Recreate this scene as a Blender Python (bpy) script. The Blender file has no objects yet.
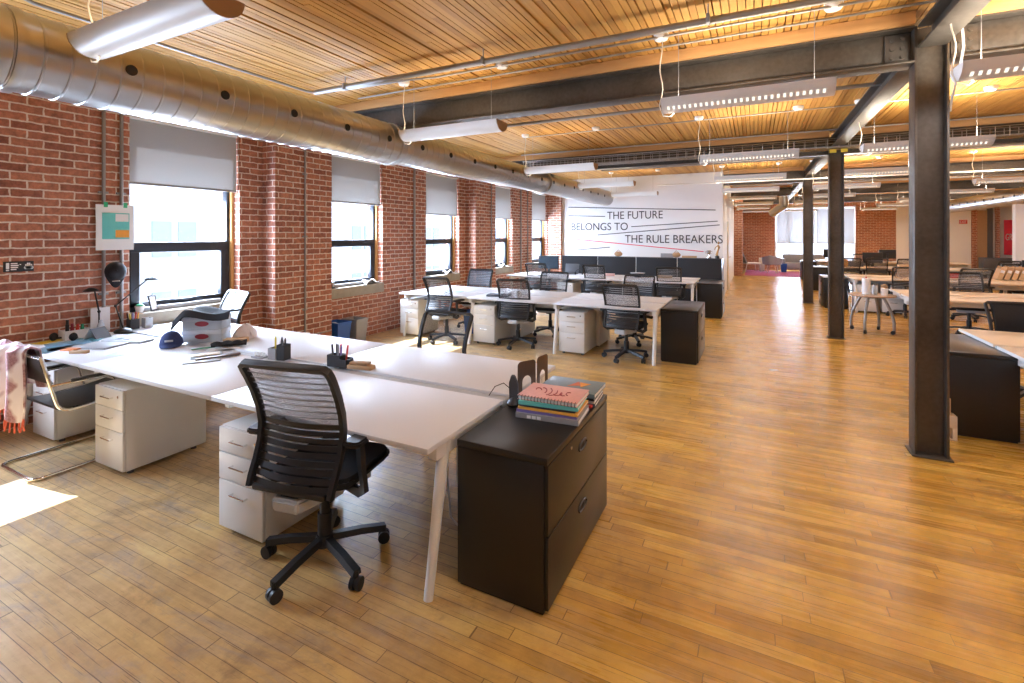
import bpy, bmesh, math, random
from mathutils import Vector, Matrix, Euler
R = random.Random(7)
SC = bpy.context.scene
COL = SC.collection
PI = math.pi

# ------------------------------------------------------------------ mesh builder
class B:
    def __init__(self):
        self.bm = bmesh.new()
    def _add(self, tmp, M=None):
        if M is not None:
            bmesh.ops.transform(tmp, matrix=M, verts=tmp.verts)
        me = bpy.data.meshes.new('tmp')
        tmp.to_mesh(me); tmp.free()
        self.bm.from_mesh(me)
        bpy.data.meshes.remove(me)
        return self
    def box(self, x0, x1, y0, y1, z0, z1, bev=0.0, M=None, seg=2):
        t = bmesh.new()
        bmesh.ops.create_cube(t, size=1.0)
        for v in t.verts:
            v.co = Vector((x0 + (v.co.x + .5) * (x1 - x0), y0 + (v.co.y + .5) * (y1 - y0), z0 + (v.co.z + .5) * (z1 - z0)))
        if bev > 0:
            bmesh.ops.bevel(t, geom=t.edges[:], offset=bev, segments=seg, affect='EDGES', profile=.5)
        return self._add(t, M)
    def cyl(self, p0, p1, r0, r1=None, seg=14):
        p0 = Vector(p0); p1 = Vector(p1); r1 = r0 if r1 is None else r1
        t = bmesh.new(); d = p1 - p0
        bmesh.ops.create_cone(t, cap_ends=True, segments=seg, radius1=r0, radius2=r1, depth=d.length)
        M = Matrix.Translation((p0 + p1) / 2) @ d.to_track_quat('Z', 'Y').to_matrix().to_4x4()
        return self._add(t, M)
    def ball(self, c, rx, ry=None, rz=None, seg=14, M=None):
        ry = rx if ry is None else ry; rz = rx if rz is None else rz
        t = bmesh.new()
        bmesh.ops.create_uvsphere(t, u_segments=seg, v_segments=max(6, seg // 2 + 1), radius=1.0)
        for v in t.verts: v.co = Vector((v.co.x * rx, v.co.y * ry, v.co.z * rz))
        MM = Matrix.Translation(c)
        if M is not None: MM = MM @ M
        return self._add(t, MM)
    def lathe(self, prof, c=(0, 0, 0), seg=24, M=None):
        t = bmesh.new(); rings = []
        for r, z in prof:
            rings.append([t.verts.new((r * math.cos(2 * PI * k / seg), r * math.sin(2 * PI * k / seg), z)) for k in range(seg)])
        for a, b in zip(rings, rings[1:]):
            for k in range(seg):
                t.faces.new((a[k], a[(k + 1) % seg], b[(k + 1) % seg], b[k]))
        if prof[0][0] > 1e-6: t.faces.new(list(reversed(rings[0])))
        if prof[-1][0] > 1e-6: t.faces.new(rings[-1])
        bmesh.ops.remove_doubles(t, verts=t.verts[:], dist=1e-6)
        MM = Matrix.Translation(c)
        if M is not None: MM = MM @ M
        return self._add(t, MM)
    def sweep(self, pts, sec, closed=False, up=None):
        """sweep a 2-D section [(a,b)] along pts"""
        P = [Vector(p) for p in pts]; n = len(P); t = bmesh.new(); rings = []
        prev = None
        for i in range(n):
            if closed: tan = (P[(i + 1) % n] - P[i - 1])
            elif i == 0: tan = P[1] - P[0]
            elif i == n - 1: tan = P[-1] - P[-2]
            else: tan = (P[i + 1] - P[i]).normalized() + (P[i] - P[i - 1]).normalized()
            tan.normalize()
            if prev is None:
                a = Vector(up) if up is not None else (Vector((0, 0, 1)) if abs(tan.z) < .9 else Vector((1, 0, 0)))
                nrm = (a - tan * a.dot(tan)).normalized()
            else:
                nrm = (prev - tan * prev.dot(tan)).normalized()
            prev = nrm; bi = tan.cross(nrm)
            rings.append([t.verts.new(P[i] + bi * a + nrm * b) for a, b in sec])
        m = len(sec); last = n if closed else n - 1
        for i in range(last):
            a, b = rings[i], rings[(i + 1) % n]
            for k in range(m):
                t.faces.new((a[k], a[(k + 1) % m], b[(k + 1) % m], b[k]))
        if not closed:
            t.faces.new(list(reversed(rings[0]))); t.faces.new(rings[-1])
        return self._add(t)
    def tube(self, pts, r, seg=8, closed=False):
        return self.sweep(pts, [(r * math.cos(2 * PI * k / seg), r * math.sin(2 * PI * k / seg)) for k in range(seg)], closed)
    def prism(self, poly, h0, h1, axis='Z', M=None, bev=0.0):
        t = bmesh.new()
        def mk(a, b, h):
            return {'Z': (a, b, h), 'Y': (a, h, b), 'X': (h, a, b)}[axis]
        lo = [t.verts.new(mk(a, b, h0)) for a, b in poly]; hi = [t.verts.new(mk(a, b, h1)) for a, b in poly]
        n = len(poly)
        t.faces.new(list(reversed(lo))); t.faces.new(hi)
        for k in range(n): t.faces.new((lo[k], lo[(k + 1) % n], hi[(k + 1) % n], hi[k]))
        bmesh.ops.recalc_face_normals(t, faces=t.faces[:])
        if bev > 0: bmesh.ops.bevel(t, geom=t.edges[:], offset=bev, segments=2, affect='EDGES')
        return self._add(t, M)
    def sheet(self, f, nu, nv, th):
        """a thin curved sheet: f(u,v) -> point, given thickness th"""
        t = bmesh.new()
        g = [[Vector(f(i / nu, j / nv)) for j in range(nv + 1)] for i in range(nu + 1)]
        def nrm(i, j):
            a = g[min(i + 1, nu)][j] - g[max(i - 1, 0)][j]; b = g[i][min(j + 1, nv)] - g[i][max(j - 1, 0)]
            c = a.cross(b)
            return c.normalized() if c.length > 1e-9 else Vector((0, 0, 1))
        top = [[t.verts.new(g[i][j] + nrm(i, j) * th / 2) for j in range(nv + 1)] for i in range(nu + 1)]
        bot = [[t.verts.new(g[i][j] - nrm(i, j) * th / 2) for j in range(nv + 1)] for i in range(nu + 1)]
        for i in range(nu):
            for j in range(nv):
                t.faces.new((top[i][j], top[i + 1][j], top[i + 1][j + 1], top[i][j + 1]))
                t.faces.new((bot[i][j], bot[i][j + 1], bot[i + 1][j + 1], bot[i + 1][j]))
        for i in range(nu):
            t.faces.new((top[i][0], bot[i][0], bot[i + 1][0], top[i + 1][0]))
            t.faces.new((top[i][nv], top[i + 1][nv], bot[i + 1][nv], bot[i][nv]))
        for j in range(nv):
            t.faces.new((top[0][j], top[0][j + 1], bot[0][j + 1], bot[0][j]))
            t.faces.new((top[nu][j], bot[nu][j], bot[nu][j + 1], top[nu][j + 1]))
        return self._add(t)
    def xf(self, M):
        bmesh.ops.transform(self.bm, matrix=M, verts=self.bm.verts); return self
    def build(self, name, m, parent=None, smooth=True, recalc=True):
        bm = self.bm
        if recalc: bmesh.ops.recalc_face_normals(bm, faces=bm.faces[:])
        if smooth:
            for f in bm.faces: f.smooth = True
            for e in bm.edges:
                if len(e.link_faces) == 2:
                    if e.calc_face_angle(0) > .6: e.smooth = False
        me = bpy.data.meshes.new(name)
        bm.to_mesh(me); bm.free()
        me.materials.append(m)
        o = bpy.data.objects.new(name, me)
        COL.objects.link(o)
        if parent is not None: o.parent = parent
        return o

def tag(o, label=None, cat=None, group=None, kind=None):
    if label: o['label'] = label
    if cat: o['category'] = cat
    if group: o['group'] = group
    if kind: o['kind'] = kind
    return o
def thing(name, label, cat, loc=(0, 0, 0), rz=0.0, group=None):
    o = bpy.data.objects.new(name, None); COL.objects.link(o)
    o.empty_display_size = .05
    o.location = loc; o.rotation_euler = (0, 0, rz)
    return tag(o, label, cat, group)
def dup(o, parent=None):
    c = o.copy(); COL.objects.link(c)
    if parent is not None: c.parent = parent
    for ch in list(o.children): dup(ch, c)
    return c
def place(proto, used, loc, rz, label, group=None):
    o = proto if not used else dup(proto)
    o.location = loc; o.rotation_euler = (0, 0, rz)
    o['label'] = label
    if group: o['group'] = group
    return o
def TR(x=0, y=0, z=0, rx=0, ry=0, rz=0):
    return Matrix.Translation((x, y, z)) @ Euler((rx, ry, rz)).to_matrix().to_4x4()

# ------------------------------------------------------------------ materials
def newmat(name):
    m = bpy.data.materials.new(name); m.use_nodes = True
    nt = m.node_tree; nt.nodes.clear()
    out = nt.nodes.new('ShaderNodeOutputMaterial')
    return m, nt, out
def N(nt, typ, **kw):
    n = nt.nodes.new(typ)
    for k, v in kw.items():
        if k.startswith('i_'):
            key = k[2:]
            key = int(key) if key.isdigit() else key.replace('_', ' ')
            n.inputs[key].default_value = v
        else: setattr(n, k, v)
    return n
def math_n(nt, op, a, b=None, c=None):
    n = nt.nodes.new('ShaderNodeMath'); n.operation = op
    for i, v in enumerate((a, b, c)):
        if v is None: continue
        if isinstance(v, (int, float)): n.inputs[i].default_value = v
        else: nt.links.new(v, n.inputs[i])
    return n.outputs[0]
def mixc(nt, fac, a, b, blend='MIX'):
    n = nt.nodes.new('ShaderNodeMix'); n.data_type = 'RGBA'; n.blend_type = blend
    for k, v in ((0, fac), (6, a), (7, b)):
        if isinstance(v, (int, float)): n.inputs[k].default_value = v
        elif isinstance(v, (tuple, list)): n.inputs[k].default_value = (*v[:3], 1)
        else: nt.links.new(v, n.inputs[k])
    return n.outputs[2]
def principled(nt, out, col=None, rough=.5, metal=0.0, **kw):
    p = nt.nodes.new('ShaderNodeBsdfPrincipled')
    if col is not None:
        if isinstance(col, (tuple, list)): p.inputs['Base Color'].default_value = (*col[:3], 1)
        else: nt.links.new(col, p.inputs['Base Color'])
    if isinstance(rough, (int, float)): p.inputs['Roughness'].default_value = rough
    else: nt.links.new(rough, p.inputs['Roughness'])
    p.inputs['Metallic'].default_value = metal
    for k, v in kw.items(): p.inputs[k.replace('_', ' ')].default_value = v
    nt.links.new(p.outputs[0], out.inputs[0])
    return p
def bump(nt, p, h, strength=.3, dist=.01):
    b = N(nt, 'ShaderNodeBump'); b.inputs['Strength'].default_value = strength; b.inputs['Distance'].default_value = dist
    nt.links.new(h, b.inputs['Height']); nt.links.new(b.outputs[0], p.inputs['Normal'])
def objco(nt):
    return N(nt, 'ShaderNodeTexCoord').outputs['Object']
def simple(name, col, rough=.5, metal=0.0, var=.12, scale=12.0, **kw):
    """plain coloured surface with a slight procedural mottling"""
    m, nt, out = newmat(name)
    nz = N(nt, 'ShaderNodeTexNoise', i_Scale=scale, i_Detail=4.0)
    nt.links.new(objco(nt), nz.inputs['Vector'])
    c = mixc(nt, nz.outputs[0], tuple(x * (1 - var) for x in col), tuple(min(1, x * (1 + var)) for x in col))
    principled(nt, out, c, rough, metal, **kw)
    return m
def emit(name, col, strength):
    m, nt, out = newmat(name)
    e = N(nt, 'ShaderNodeEmission'); e.inputs[0].default_value = (*col, 1); e.inputs[1].default_value = strength
    nt.links.new(e.outputs[0], out.inputs[0]); return m

def brick_mat(name, c1, c2, mortar):
    m, nt, out = newmat(name)
    co = objco(nt); sep = N(nt, 'ShaderNodeSeparateXYZ'); nt.links.new(co, sep.inputs[0])
    g = N(nt, 'ShaderNodeNewGeometry'); sn = N(nt, 'ShaderNodeSeparateXYZ'); nt.links.new(g.outputs['Normal'], sn.inputs[0])
    isy = math_n(nt, 'GREATER_THAN', math_n(nt, 'ABSOLUTE', sn.outputs[1]), .5)
    u = math_n(nt, 'ADD', math_n(nt, 'MULTIPLY', isy, sep.outputs[0]), math_n(nt, 'MULTIPLY', math_n(nt, 'SUBTRACT', 1.0, isy), sep.outputs[1]))
    wob = N(nt, 'ShaderNodeTexNoise', i_Scale=16.0, i_Detail=4.0); nt.links.new(co, wob.inputs['Vector'])
    wv = math_n(nt, 'MULTIPLY', math_n(nt, 'SUBTRACT', wob.outputs[0], .5), .020)
    cb = N(nt, 'ShaderNodeCombineXYZ'); nt.links.new(math_n(nt, 'ADD', u, wv), cb.inputs[0]); nt.links.new(math_n(nt, 'ADD', sep.outputs[2], wv), cb.inputs[1])
    bt = N(nt, 'ShaderNodeTexBrick', offset=.5)
    for k, v in (('Scale', 1.0), ('Mortar Size', .0075), ('Mortar Smooth', .25), ('Bias', -.1), ('Brick Width', .222), ('Row Height', .0745)):
        bt.inputs[k].default_value = v
    bt.inputs['Color1'].default_value = (*c1, 1); bt.inputs['Color2'].default_value = (*c2, 1); bt.inputs['Mortar'].default_value = (*mortar, 1)
    nt.links.new(cb.outputs[0], bt.inputs['Vector'])
    nz = N(nt, 'ShaderNodeTexNoise', i_Scale=22.0, i_Detail=6.0, i_Roughness=.65); nt.links.new(co, nz.inputs['Vector'])
    n2 = N(nt, 'ShaderNodeTexNoise', i_Scale=2.2, i_Detail=3.0); nt.links.new(co, n2.inputs['Vector'])
    c = mixc(nt, .55, bt.outputs[0], mixc(nt, math_n(nt, 'ADD', math_n(nt, 'MULTIPLY', math_n(nt, 'SUBTRACT', nz.outputs[0], .5), 2.6), .5), (.15, .15, .15), (.86, .80, .75)), 'OVERLAY')
    c = mixc(nt, .3, c, mixc(nt, n2.outputs[0], (.3, .3, .3), (.7, .7, .7)), 'OVERLAY')
    p = principled(nt, out, c, .82)
    h = math_n(nt, 'ADD', math_n(nt, 'MULTIPLY', math_n(nt, 'SUBTRACT', 1.0, bt.outputs[1]), 1.0), math_n(nt, 'MULTIPLY', nz.outputs[0], .35))
    bump(nt, p, h, .7, .008)
    return m

def floor_mat():
    m, nt, out = newmat('maple strip floor')
    co = objco(nt); sep = N(nt, 'ShaderNodeSeparateXYZ'); nt.links.new(co, sep.inputs[0])
    W = .066
    yr = math_n(nt, 'DIVIDE', sep.outputs[1], W); row = math_n(nt, 'FLOOR', yr); fy = math_n(nt, 'FRACT', yr)
    wn = N(nt, 'ShaderNodeTexWhiteNoise', noise_dimensions='1D'); nt.links.new(row, wn.inputs['W'])
    xs = math_n(nt, 'DIVIDE', math_n(nt, 'ADD', sep.outputs[0], math_n(nt, 'MULTIPLY', wn.outputs[0], 3.7)), math_n(nt, 'ADD', .50, math_n(nt, 'MULTIPLY', math_n(nt, 'FRACT', math_n(nt, 'MULTIPLY', wn.outputs[0], 17.3)), 1.1)))
    pl = math_n(nt, 'FLOOR', xs); fx = math_n(nt, 'FRACT', xs)
    cb = N(nt, 'ShaderNodeCombineXYZ'); nt.links.new(row, cb.inputs[0]); nt.links.new(pl, cb.inputs[1])
    w2 = N(nt, 'ShaderNodeTexWhiteNoise', noise_dimensions='2D'); nt.links.new(cb.outputs[0], w2.inputs['Vector'])
    # grain stretched along the boards
    mp = N(nt, 'ShaderNodeMapping'); mp.inputs['Scale'].default_value = (2.2, 34.0, 1.0); nt.links.new(co, mp.inputs[0])
    off = N(nt, 'ShaderNodeVectorMath', operation='ADD'); nt.links.new(mp.outputs[0], off.inputs[0])
    sc = N(nt, 'ShaderNodeVectorMath', operation='SCALE'); sc.inputs[3].default_value = 31.0; nt.links.new(w2.outputs[1], sc.inputs[0]); nt.links.new(sc.outputs[0], off.inputs[1])
    gr = N(nt, 'ShaderNodeTexNoise', i_Scale=1.0, i_Detail=5.0, i_Roughness=.6); nt.links.new(off.outputs[0], gr.inputs['Vector'])
    ramp = N(nt, 'ShaderNodeValToRGB'); r = ramp.color_ramp
    r.elements[0].color = (.27, .130, .016, 1); r.elements[1].color = (.70, .42, .075, 1)
    e = r.elements.new(.5); e.color = (.51, .280, .036, 1)
    t = math_n(nt, 'ADD', math_n(nt, 'MULTIPLY', w2.outputs[0], .62), math_n(nt, 'MULTIPLY', gr.outputs[0], .46))
    nt.links.new(t, ramp.inputs[0])
    # worn, bleached traffic area round the window desks (finish rubbed off)
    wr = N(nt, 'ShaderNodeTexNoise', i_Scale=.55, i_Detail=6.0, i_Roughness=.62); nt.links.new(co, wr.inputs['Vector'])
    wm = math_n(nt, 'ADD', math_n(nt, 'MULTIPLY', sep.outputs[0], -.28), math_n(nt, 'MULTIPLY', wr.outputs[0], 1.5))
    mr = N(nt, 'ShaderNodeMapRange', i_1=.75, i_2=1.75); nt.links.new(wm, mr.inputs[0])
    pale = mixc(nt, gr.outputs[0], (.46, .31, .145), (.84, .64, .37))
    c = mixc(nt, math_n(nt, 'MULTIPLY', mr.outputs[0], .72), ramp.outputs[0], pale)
    # dark smudges and old stains
    st = N(nt, 'ShaderNodeTexNoise', i_Scale=2.6, i_Detail=8.0, i_Roughness=.7, i_Distortion=.6); nt.links.new(co, st.inputs['Vector'])
    sr = N(nt, 'ShaderNodeMapRange', i_1=.55, i_2=.74); nt.links.new(st.outputs[0], sr.inputs[0])
    c = mixc(nt, math_n(nt, 'MULTIPLY', sr.outputs[0], .6), c, (.13, .08, .05))
    # grey-blue scuffs dragged along the boards, and small dark knots
    m2 = N(nt, 'ShaderNodeMapping'); m2.inputs['Scale'].default_value = (1.3, 4.5, 1.0); nt.links.new(co, m2.inputs[0])
    s2 = N(nt, 'ShaderNodeTexNoise', i_Scale=1.1, i_Detail=9.0, i_Roughness=.72, i_Distortion=.8); nt.links.new(m2.outputs[0], s2.inputs['Vector'])
    q2 = N(nt, 'ShaderNodeMapRange', i_1=.50, i_2=.64); nt.links.new(s2.outputs[0], q2.inputs[0])
    c = mixc(nt, math_n(nt, 'MULTIPLY', q2.outputs[0], math_n(nt, 'ADD', .12, math_n(nt, 'MULTIPLY', mr.outputs[0], .5))), c, (.30, .27, .25))
    m3 = N(nt, 'ShaderNodeMapping'); m3.inputs['Scale'].default_value = (5.0, 16.0, 1.0); nt.links.new(off.outputs[0], m3.inputs[0])
    kn = N(nt, 'ShaderNodeTexNoise', i_Scale=.35, i_Detail=2.0); nt.links.new(m3.outputs[0], kn.inputs['Vector'])
    q3 = N(nt, 'ShaderNodeMapRange', i_1=.64, i_2=.72); nt.links.new(kn.outputs[0], q3.inputs[0])
    c = mixc(nt, math_n(nt, 'MULTIPLY', q3.outputs[0], .6), c, (.10, .05, .02))
    s4 = N(nt, 'ShaderNodeTexNoise', i_Scale=3.0, i_Detail=10.0, i_Roughness=.75); nt.links.new(co, s4.inputs['Vector'])
    c = mixc(nt, .5, c, mixc(nt, math_n(nt, 'ADD', math_n(nt, 'MULTIPLY', math_n(nt, 'SUBTRACT', s4.outputs[0], .5), 2.6), .5), (.26, .26, .26), (.84, .84, .84)), 'OVERLAY')
    gy = math_n(nt, 'LESS_THAN', math_n(nt, 'ABSOLUTE', math_n(nt, 'SUBTRACT', fy, .5)), .478)
    gx = math_n(nt, 'LESS_THAN', math_n(nt, 'ABSOLUTE', math_n(nt, 'SUBTRACT', fx, .5)), .4975)
    seam = math_n(nt, 'MULTIPLY', gy, gx)
    c = mixc(nt, math_n(nt, 'MULTIPLY', math_n(nt, 'SUBTRACT', 1.0, seam), .7), c, (.09, .045, .018))
    rr = math_n(nt, 'ADD', .20, math_n(nt, 'ADD', math_n(nt, 'MULTIPLY', gr.outputs[0], .14), math_n(nt, 'MULTIPLY', mr.outputs[0], .12)))
    p = principled(nt, out, c, rr, 0.0, Specular_IOR_Level=.45)
    bump(nt, p, math_n(nt, 'ADD', math_n(nt, 'MULTIPLY', seam, .5), math_n(nt, 'MULTIPLY', gr.outputs[0], .12)), .22, .003)
    return m

def ceiling_mat():
    m, nt, out = newmat('fir ceiling boards')
    co = objco(nt); sep = N(nt, 'ShaderNodeSeparateXYZ'); nt.links.new(co, sep.inputs[0])
    row = math_n(nt, 'FLOOR', math_n(nt, 'DIVIDE', sep.outputs[0], .055))
    wn = N(nt, 'ShaderNodeTexWhiteNoise', noise_dimensions='1D'); nt.links.new(row, wn.inputs['W'])
    seg = math_n(nt, 'FLOOR', math_n(nt, 'DIVIDE', math_n(nt, 'ADD', sep.outputs[1], math_n(nt, 'MULTIPLY', wn.outputs[0], 5.0)), 2.4))
    cb = N(nt, 'ShaderNodeCombineXYZ'); nt.links.new(row, cb.inputs[0]); nt.links.new(seg, cb.inputs[1])
    w2 = N(nt, 'ShaderNodeTexWhiteNoise', noise_dimensions='2D'); nt.links.new(cb.outputs[0], w2.inputs['Vector'])
    mp = N(nt, 'ShaderNodeMapping'); mp.inputs['Scale'].default_value = (40.0, 2.0, 8.0); nt.links.new(co, mp.inputs[0])
    gr = N(nt, 'ShaderNodeTexNoise', i_Scale=1.0, i_Detail=5.0, i_Roughness=.6); nt.links.new(mp.outputs[0], gr.inputs['Vector'])
    ramp = N(nt, 'ShaderNodeValToRGB'); r = ramp.color_ramp
    r.elements[0].color = (.30, .14, .030, 1); r.elements[1].color = (.60, .335, .078, 1)
    e = r.elements.new(.45); e.color = (.50, .26, .055, 1)
    nt.links.new(math_n(nt, 'ADD', math_n(nt, 'MULTIPLY', w2.outputs[0], .6), math_n(nt, 'MULTIPLY', gr.outputs[0], .45)), ramp.inputs[0])
    kn = N(nt, 'ShaderNodeTexNoise', i_Scale=5.0, i_Detail=2.0); nt.links.new(co, kn.inputs['Vector'])
    kr = N(nt, 'ShaderNodeMapRange', i_1=.68, i_2=.76); nt.links.new(kn.outputs[0], kr.inputs[0])
    c = mixc(nt, math_n(nt, 'MULTIPLY', kr.outputs[0], .45), ramp.outputs[0], (.16, .07, .025))
    principled(nt, out, c, .6)
    return m

def wood_mat(name, c1, c2, axis=(3, 30, 30), rough=.5):
    m, nt, out = newmat(name)
    mp = N(nt, 'ShaderNodeMapping'); mp.inputs['Scale'].default_value = axis; nt.links.new(objco(nt), mp.inputs[0])
    gr = N(nt, 'ShaderNodeTexNoise', i_Scale=1.0, i_Detail=6.0, i_Roughness=.6); nt.links.new(mp.outputs[0], gr.inputs['Vector'])
    principled(nt, out, mixc(nt, gr.outputs[0], c1, c2), rough); return m

def steel_mat():
    m, nt, out = newmat('raw mill steel')
    co = objco(nt)
    a = N(nt, 'ShaderNodeTexNoise', i_Scale=1.6, i_Detail=7.0, i_Roughness=.62, i_Distortion=.4); nt.links.new(co, a.inputs['Vector'])
    b = N(nt, 'ShaderNodeTexNoise', i_Scale=30.0, i_Detail=4.0); nt.links.new(co, b.inputs['Vector'])
    rp = N(nt, 'ShaderNodeValToRGB'); r = rp.color_ramp
    r.elements[0].position = .3; r.elements[0].color = (.042, .028, .020, 1); r.elements[1].position = .72; r.elements[1].color = (.125, .112, .10, 1)
    nt.links.new(a.outputs[0], rp.inputs[0])
    c = mixc(nt, .25, rp.outputs[0], mixc(nt, b.outputs[0], (.05, .045, .04), (.3, .28, .25)))
    p = principled(nt, out, c, math_n(nt, 'ADD', .34, math_n(nt, 'MULTIPLY', a.outputs[0], .22)), .55)
    bump(nt, p, b.outputs[0], .08, .003)
    return m

def mesh_mat(name, col, alpha, pu, pv):
    """woven see-through net: threads with real holes between them (object-space pattern)"""
    m, nt, out = newmat(name)
    co = objco(nt); sep = N(nt, 'ShaderNodeSeparateXYZ'); nt.links.new(co, sep.inputs[0])
    a = math_n(nt, 'LESS_THAN', math_n(nt, 'FRACT', math_n(nt, 'MULTIPLY', sep.outputs[0], pu)), alpha)
    b = math_n(nt, 'LESS_THAN', math_n(nt, 'FRACT', math_n(nt, 'MULTIPLY', sep.outputs[2], pv)), alpha)
    hole = math_n(nt, 'MAXIMUM', a, b)
    p = N(nt, 'ShaderNodeBsdfPrincipled'); p.inputs['Base Color'].default_value = (*col, 1); p.inputs['Roughness'].default_value = .6
    t = N(nt, 'ShaderNodeBsdfTransparent'); mx = N(nt, 'ShaderNodeMixShader')
    nt.links.new(hole, mx.inputs[0]); nt.links.new(t.outputs[0], mx.inputs[1]); nt.links.new(p.outputs[0], mx.inputs[2])
    nt.links.new(mx.outputs[0], out.inputs[0]); return m

def glass_mat():
    m, nt, out = newmat('window glass')
    t = N(nt, 'ShaderNodeBsdfTransparent'); t.inputs[0].default_value = (.97, .985, 1, 1)
    g = N(nt, 'ShaderNodeBsdfGlossy'); g.inputs['Roughness'].default_value = .02
    lw = N(nt, 'ShaderNodeLayerWeight'); lw.inputs[0].default_value = .5
    fac = math_n(nt, 'ADD', .02, math_n(nt, 'MULTIPLY', math_n(nt, 'POWER', lw.outputs['Facing'], 4.0), .5))
    mx = N(nt, 'ShaderNodeMixShader'); nt.links.new(fac, mx.inputs[0]); nt.links.new(t.outputs[0], mx.inputs[1]); nt.links.new(g.outputs[0], mx.inputs[2])
    nt.links.new(mx.outputs[0], out.inputs[0]); return m
def blind_mat(name, trans):
    m, nt, out = newmat(name)
    wv = N(nt, 'ShaderNodeTexNoise', i_Scale=160.0, i_Detail=2.0); nt.links.new(objco(nt), wv.inputs['Vector'])
    c = mixc(nt, wv.outputs[0], (.60, .60, .59), (.74, .74, .73))
    d = N(nt, 'ShaderNodeBsdfDiffuse'); nt.links.new(c, d.inputs[0])
    tl = N(nt, 'ShaderNodeBsdfTranslucent'); tl.inputs[0].default_value = (.27, .27, .27, 1)
    tp = N(nt, 'ShaderNodeBsdfTransparent')
    m1 = N(nt, 'ShaderNodeMixShader', i_0=.45); nt.links.new(d.outputs[0], m1.inputs[1]); nt.links.new(tl.outputs[0], m1.inputs[2])
    m2 = N(nt, 'ShaderNodeMixShader', i_0=trans); nt.links.new(m1.outputs[0], m2.inputs[1]); nt.links.new(tp.outputs[0], m2.inputs[2])
    nt.links.new(m2.outputs[0], out.inputs[0]); return m

M = {}
M['brick'] = brick_mat('red brick', (.44, .18, .105), (.25, .092, .06), (.70, .61, .53))
M['brick_far'] = brick_mat('orange brick', (.42, .17, .085), (.29, .105, .055), (.58, .44, .33))
M['floor'] = floor_mat()
M['ceiling'] = ceiling_mat()
M['nailer'] = wood_mat('fir nailer', (.42, .21, .07), (.66, .39, .15), (3, 25, 25), .6)
M['steel'] = steel_mat()
M['galv'] = simple('galvanised duct', (.50, .495, .485), .30, 1.0, .10, 3.0)
M['pipe'] = simple('galvanised conduit', (.36, .355, .35), .48, .75, .08, 8.0)
M['white_wall'] = simple('white painted wall', (.80, .80, .81), .75, 0, .02, 3.0)
M['cream'] = simple('cream paint', (.74, .70, .58), .6, 0, .03, 3.0)
M['black_ink'] = simple('black vinyl lettering', (.035, .03, .035), .55)
M['red_ink'] = simple('red vinyl', (.72, .03, .07), .5)
M['concrete'] = simple('concrete sill', (.36, .33, .27), .85, 0, .25, 9.0)
M['frame'] = simple('dark bronze aluminium', (.030, .033, .042), .42, .3)
M['wood_strip'] = wood_mat('oak stop', (.5, .25, .07), (.68, .38, .13), (30, 30, 3), .5)
M['glass'] = glass_mat()
M['blind'] = blind_mat('roller blind cloth', .045)
M['blind_far'] = blind_mat('sheer blind cloth', .05)
M['blind_bar'] = simple('blind bar', (.30, .30, .31), .5)
M['white'] = simple('white powder coat', (.82, .82, .81), .38, 0, .02)
M['desk'] = simple('white laminate', (.70, .70, .72), .48, 0, .015, 3.0)
M['maple_desk'] = wood_mat('pale maple laminate', (.66, .52, .36), (.76, .62, .44), (4, 40, 40), .3)  # yellow ceiling light put into white desk tops; the crate shares this beige
M['ped'] = simple('white steel pedestal', (.76, .755, .74), .33, 0, .02)
M['shadow_gap'] = simple('dark gap', (.03, .03, .03), .8)
M['chrome'] = simple('chrome', (.78, .77, .75), .14, 1.0, .04)
M['blk'] = simple('black plastic', (.016, .016, .018), .42, 0, .2)
M['blk_cab'] = simple('black steel cabinet', (.013, .012, .012), .30, 0, .15, 4.0)
M['blk_cloth'] = simple('black upholstery', (.014, .014, .017), .85, 0, .3, 60.0)
M['leather'] = simple('black leather', (.025, .024, .024), .38, 0, .2, 30.0)
M['net'] = mesh_mat('black woven net', (.03, .03, .036), .20, 260.0, 210.0)
M['net_blue'] = mesh_mat('slate woven net', (.10, .13, .17), .42, 220.0, 180.0)
M['net_white'] = mesh_mat('silver woven net', (.75, .77, .80), .70, 200.0, 160.0)
M['grey_plastic'] = simple('pale grey plastic', (.50, .53, .56), .45)
M['grey_dk'] = simple('dark grey', (.09, .09, .10), .5)
M['grey_mid'] = simple('mid grey', (.32, .32, .33), .5)
M['lamp_shell'] = simple('light fixture enamel', (.78, .775, .76), .4, 0, .02)
M['lamp_glow'] = emit('lamp tube', (1.0, .78, .48), 9.0)
M['slot_glow'] = emit('lit slot', (1.0, .90, .70), 2.2)
def grille_mat():
    m, nt, out = newmat('slotted lamp grille')
    sep = N(nt, 'ShaderNodeSeparateXYZ'); nt.links.new(objco(nt), sep.inputs[0])
    on = math_n(nt, 'LESS_THAN', math_n(nt, 'FRACT', math_n(nt, 'MULTIPLY', sep.outputs[0], 24.0)), .45)
    p = N(nt, 'ShaderNodeBsdfPrincipled'); p.inputs['Base Color'].default_value = (.78, .775, .76, 1)
    e = N(nt, 'ShaderNodeEmission'); e.inputs[0].default_value = (1, .86, .6, 1); e.inputs[1].default_value = .8
    mx = N(nt, 'ShaderNodeMixShader'); nt.links.new(on, mx.inputs[0]); nt.links.new(p.outputs[0], mx.inputs[1]); nt.links.new(e.outputs[0], mx.inputs[2]); nt.links.new(mx.outputs[0], out.inputs[0])
    return m
M['grille'] = grille_mat()
M['slate'] = simple('slate blue cloth', (.34, .39, .45), .8)
M['ivory'] = simple('ivory cord', (.75, .68, .55), .6)
M['paper'] = simple('white paper', (.83, .83, .84), .7, 0, .02)
M['cardboard'] = wood_mat('kraft cardboard', (.46, .30, .16), (.56, .38, .21), (8, 8, 30), .8)
M['blue_bin'] = simple('blue recycling plastic', (.015, .10, .42), .45)
M['teal'] = simple('teal print', (.16, .56, .52), .6)
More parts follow.
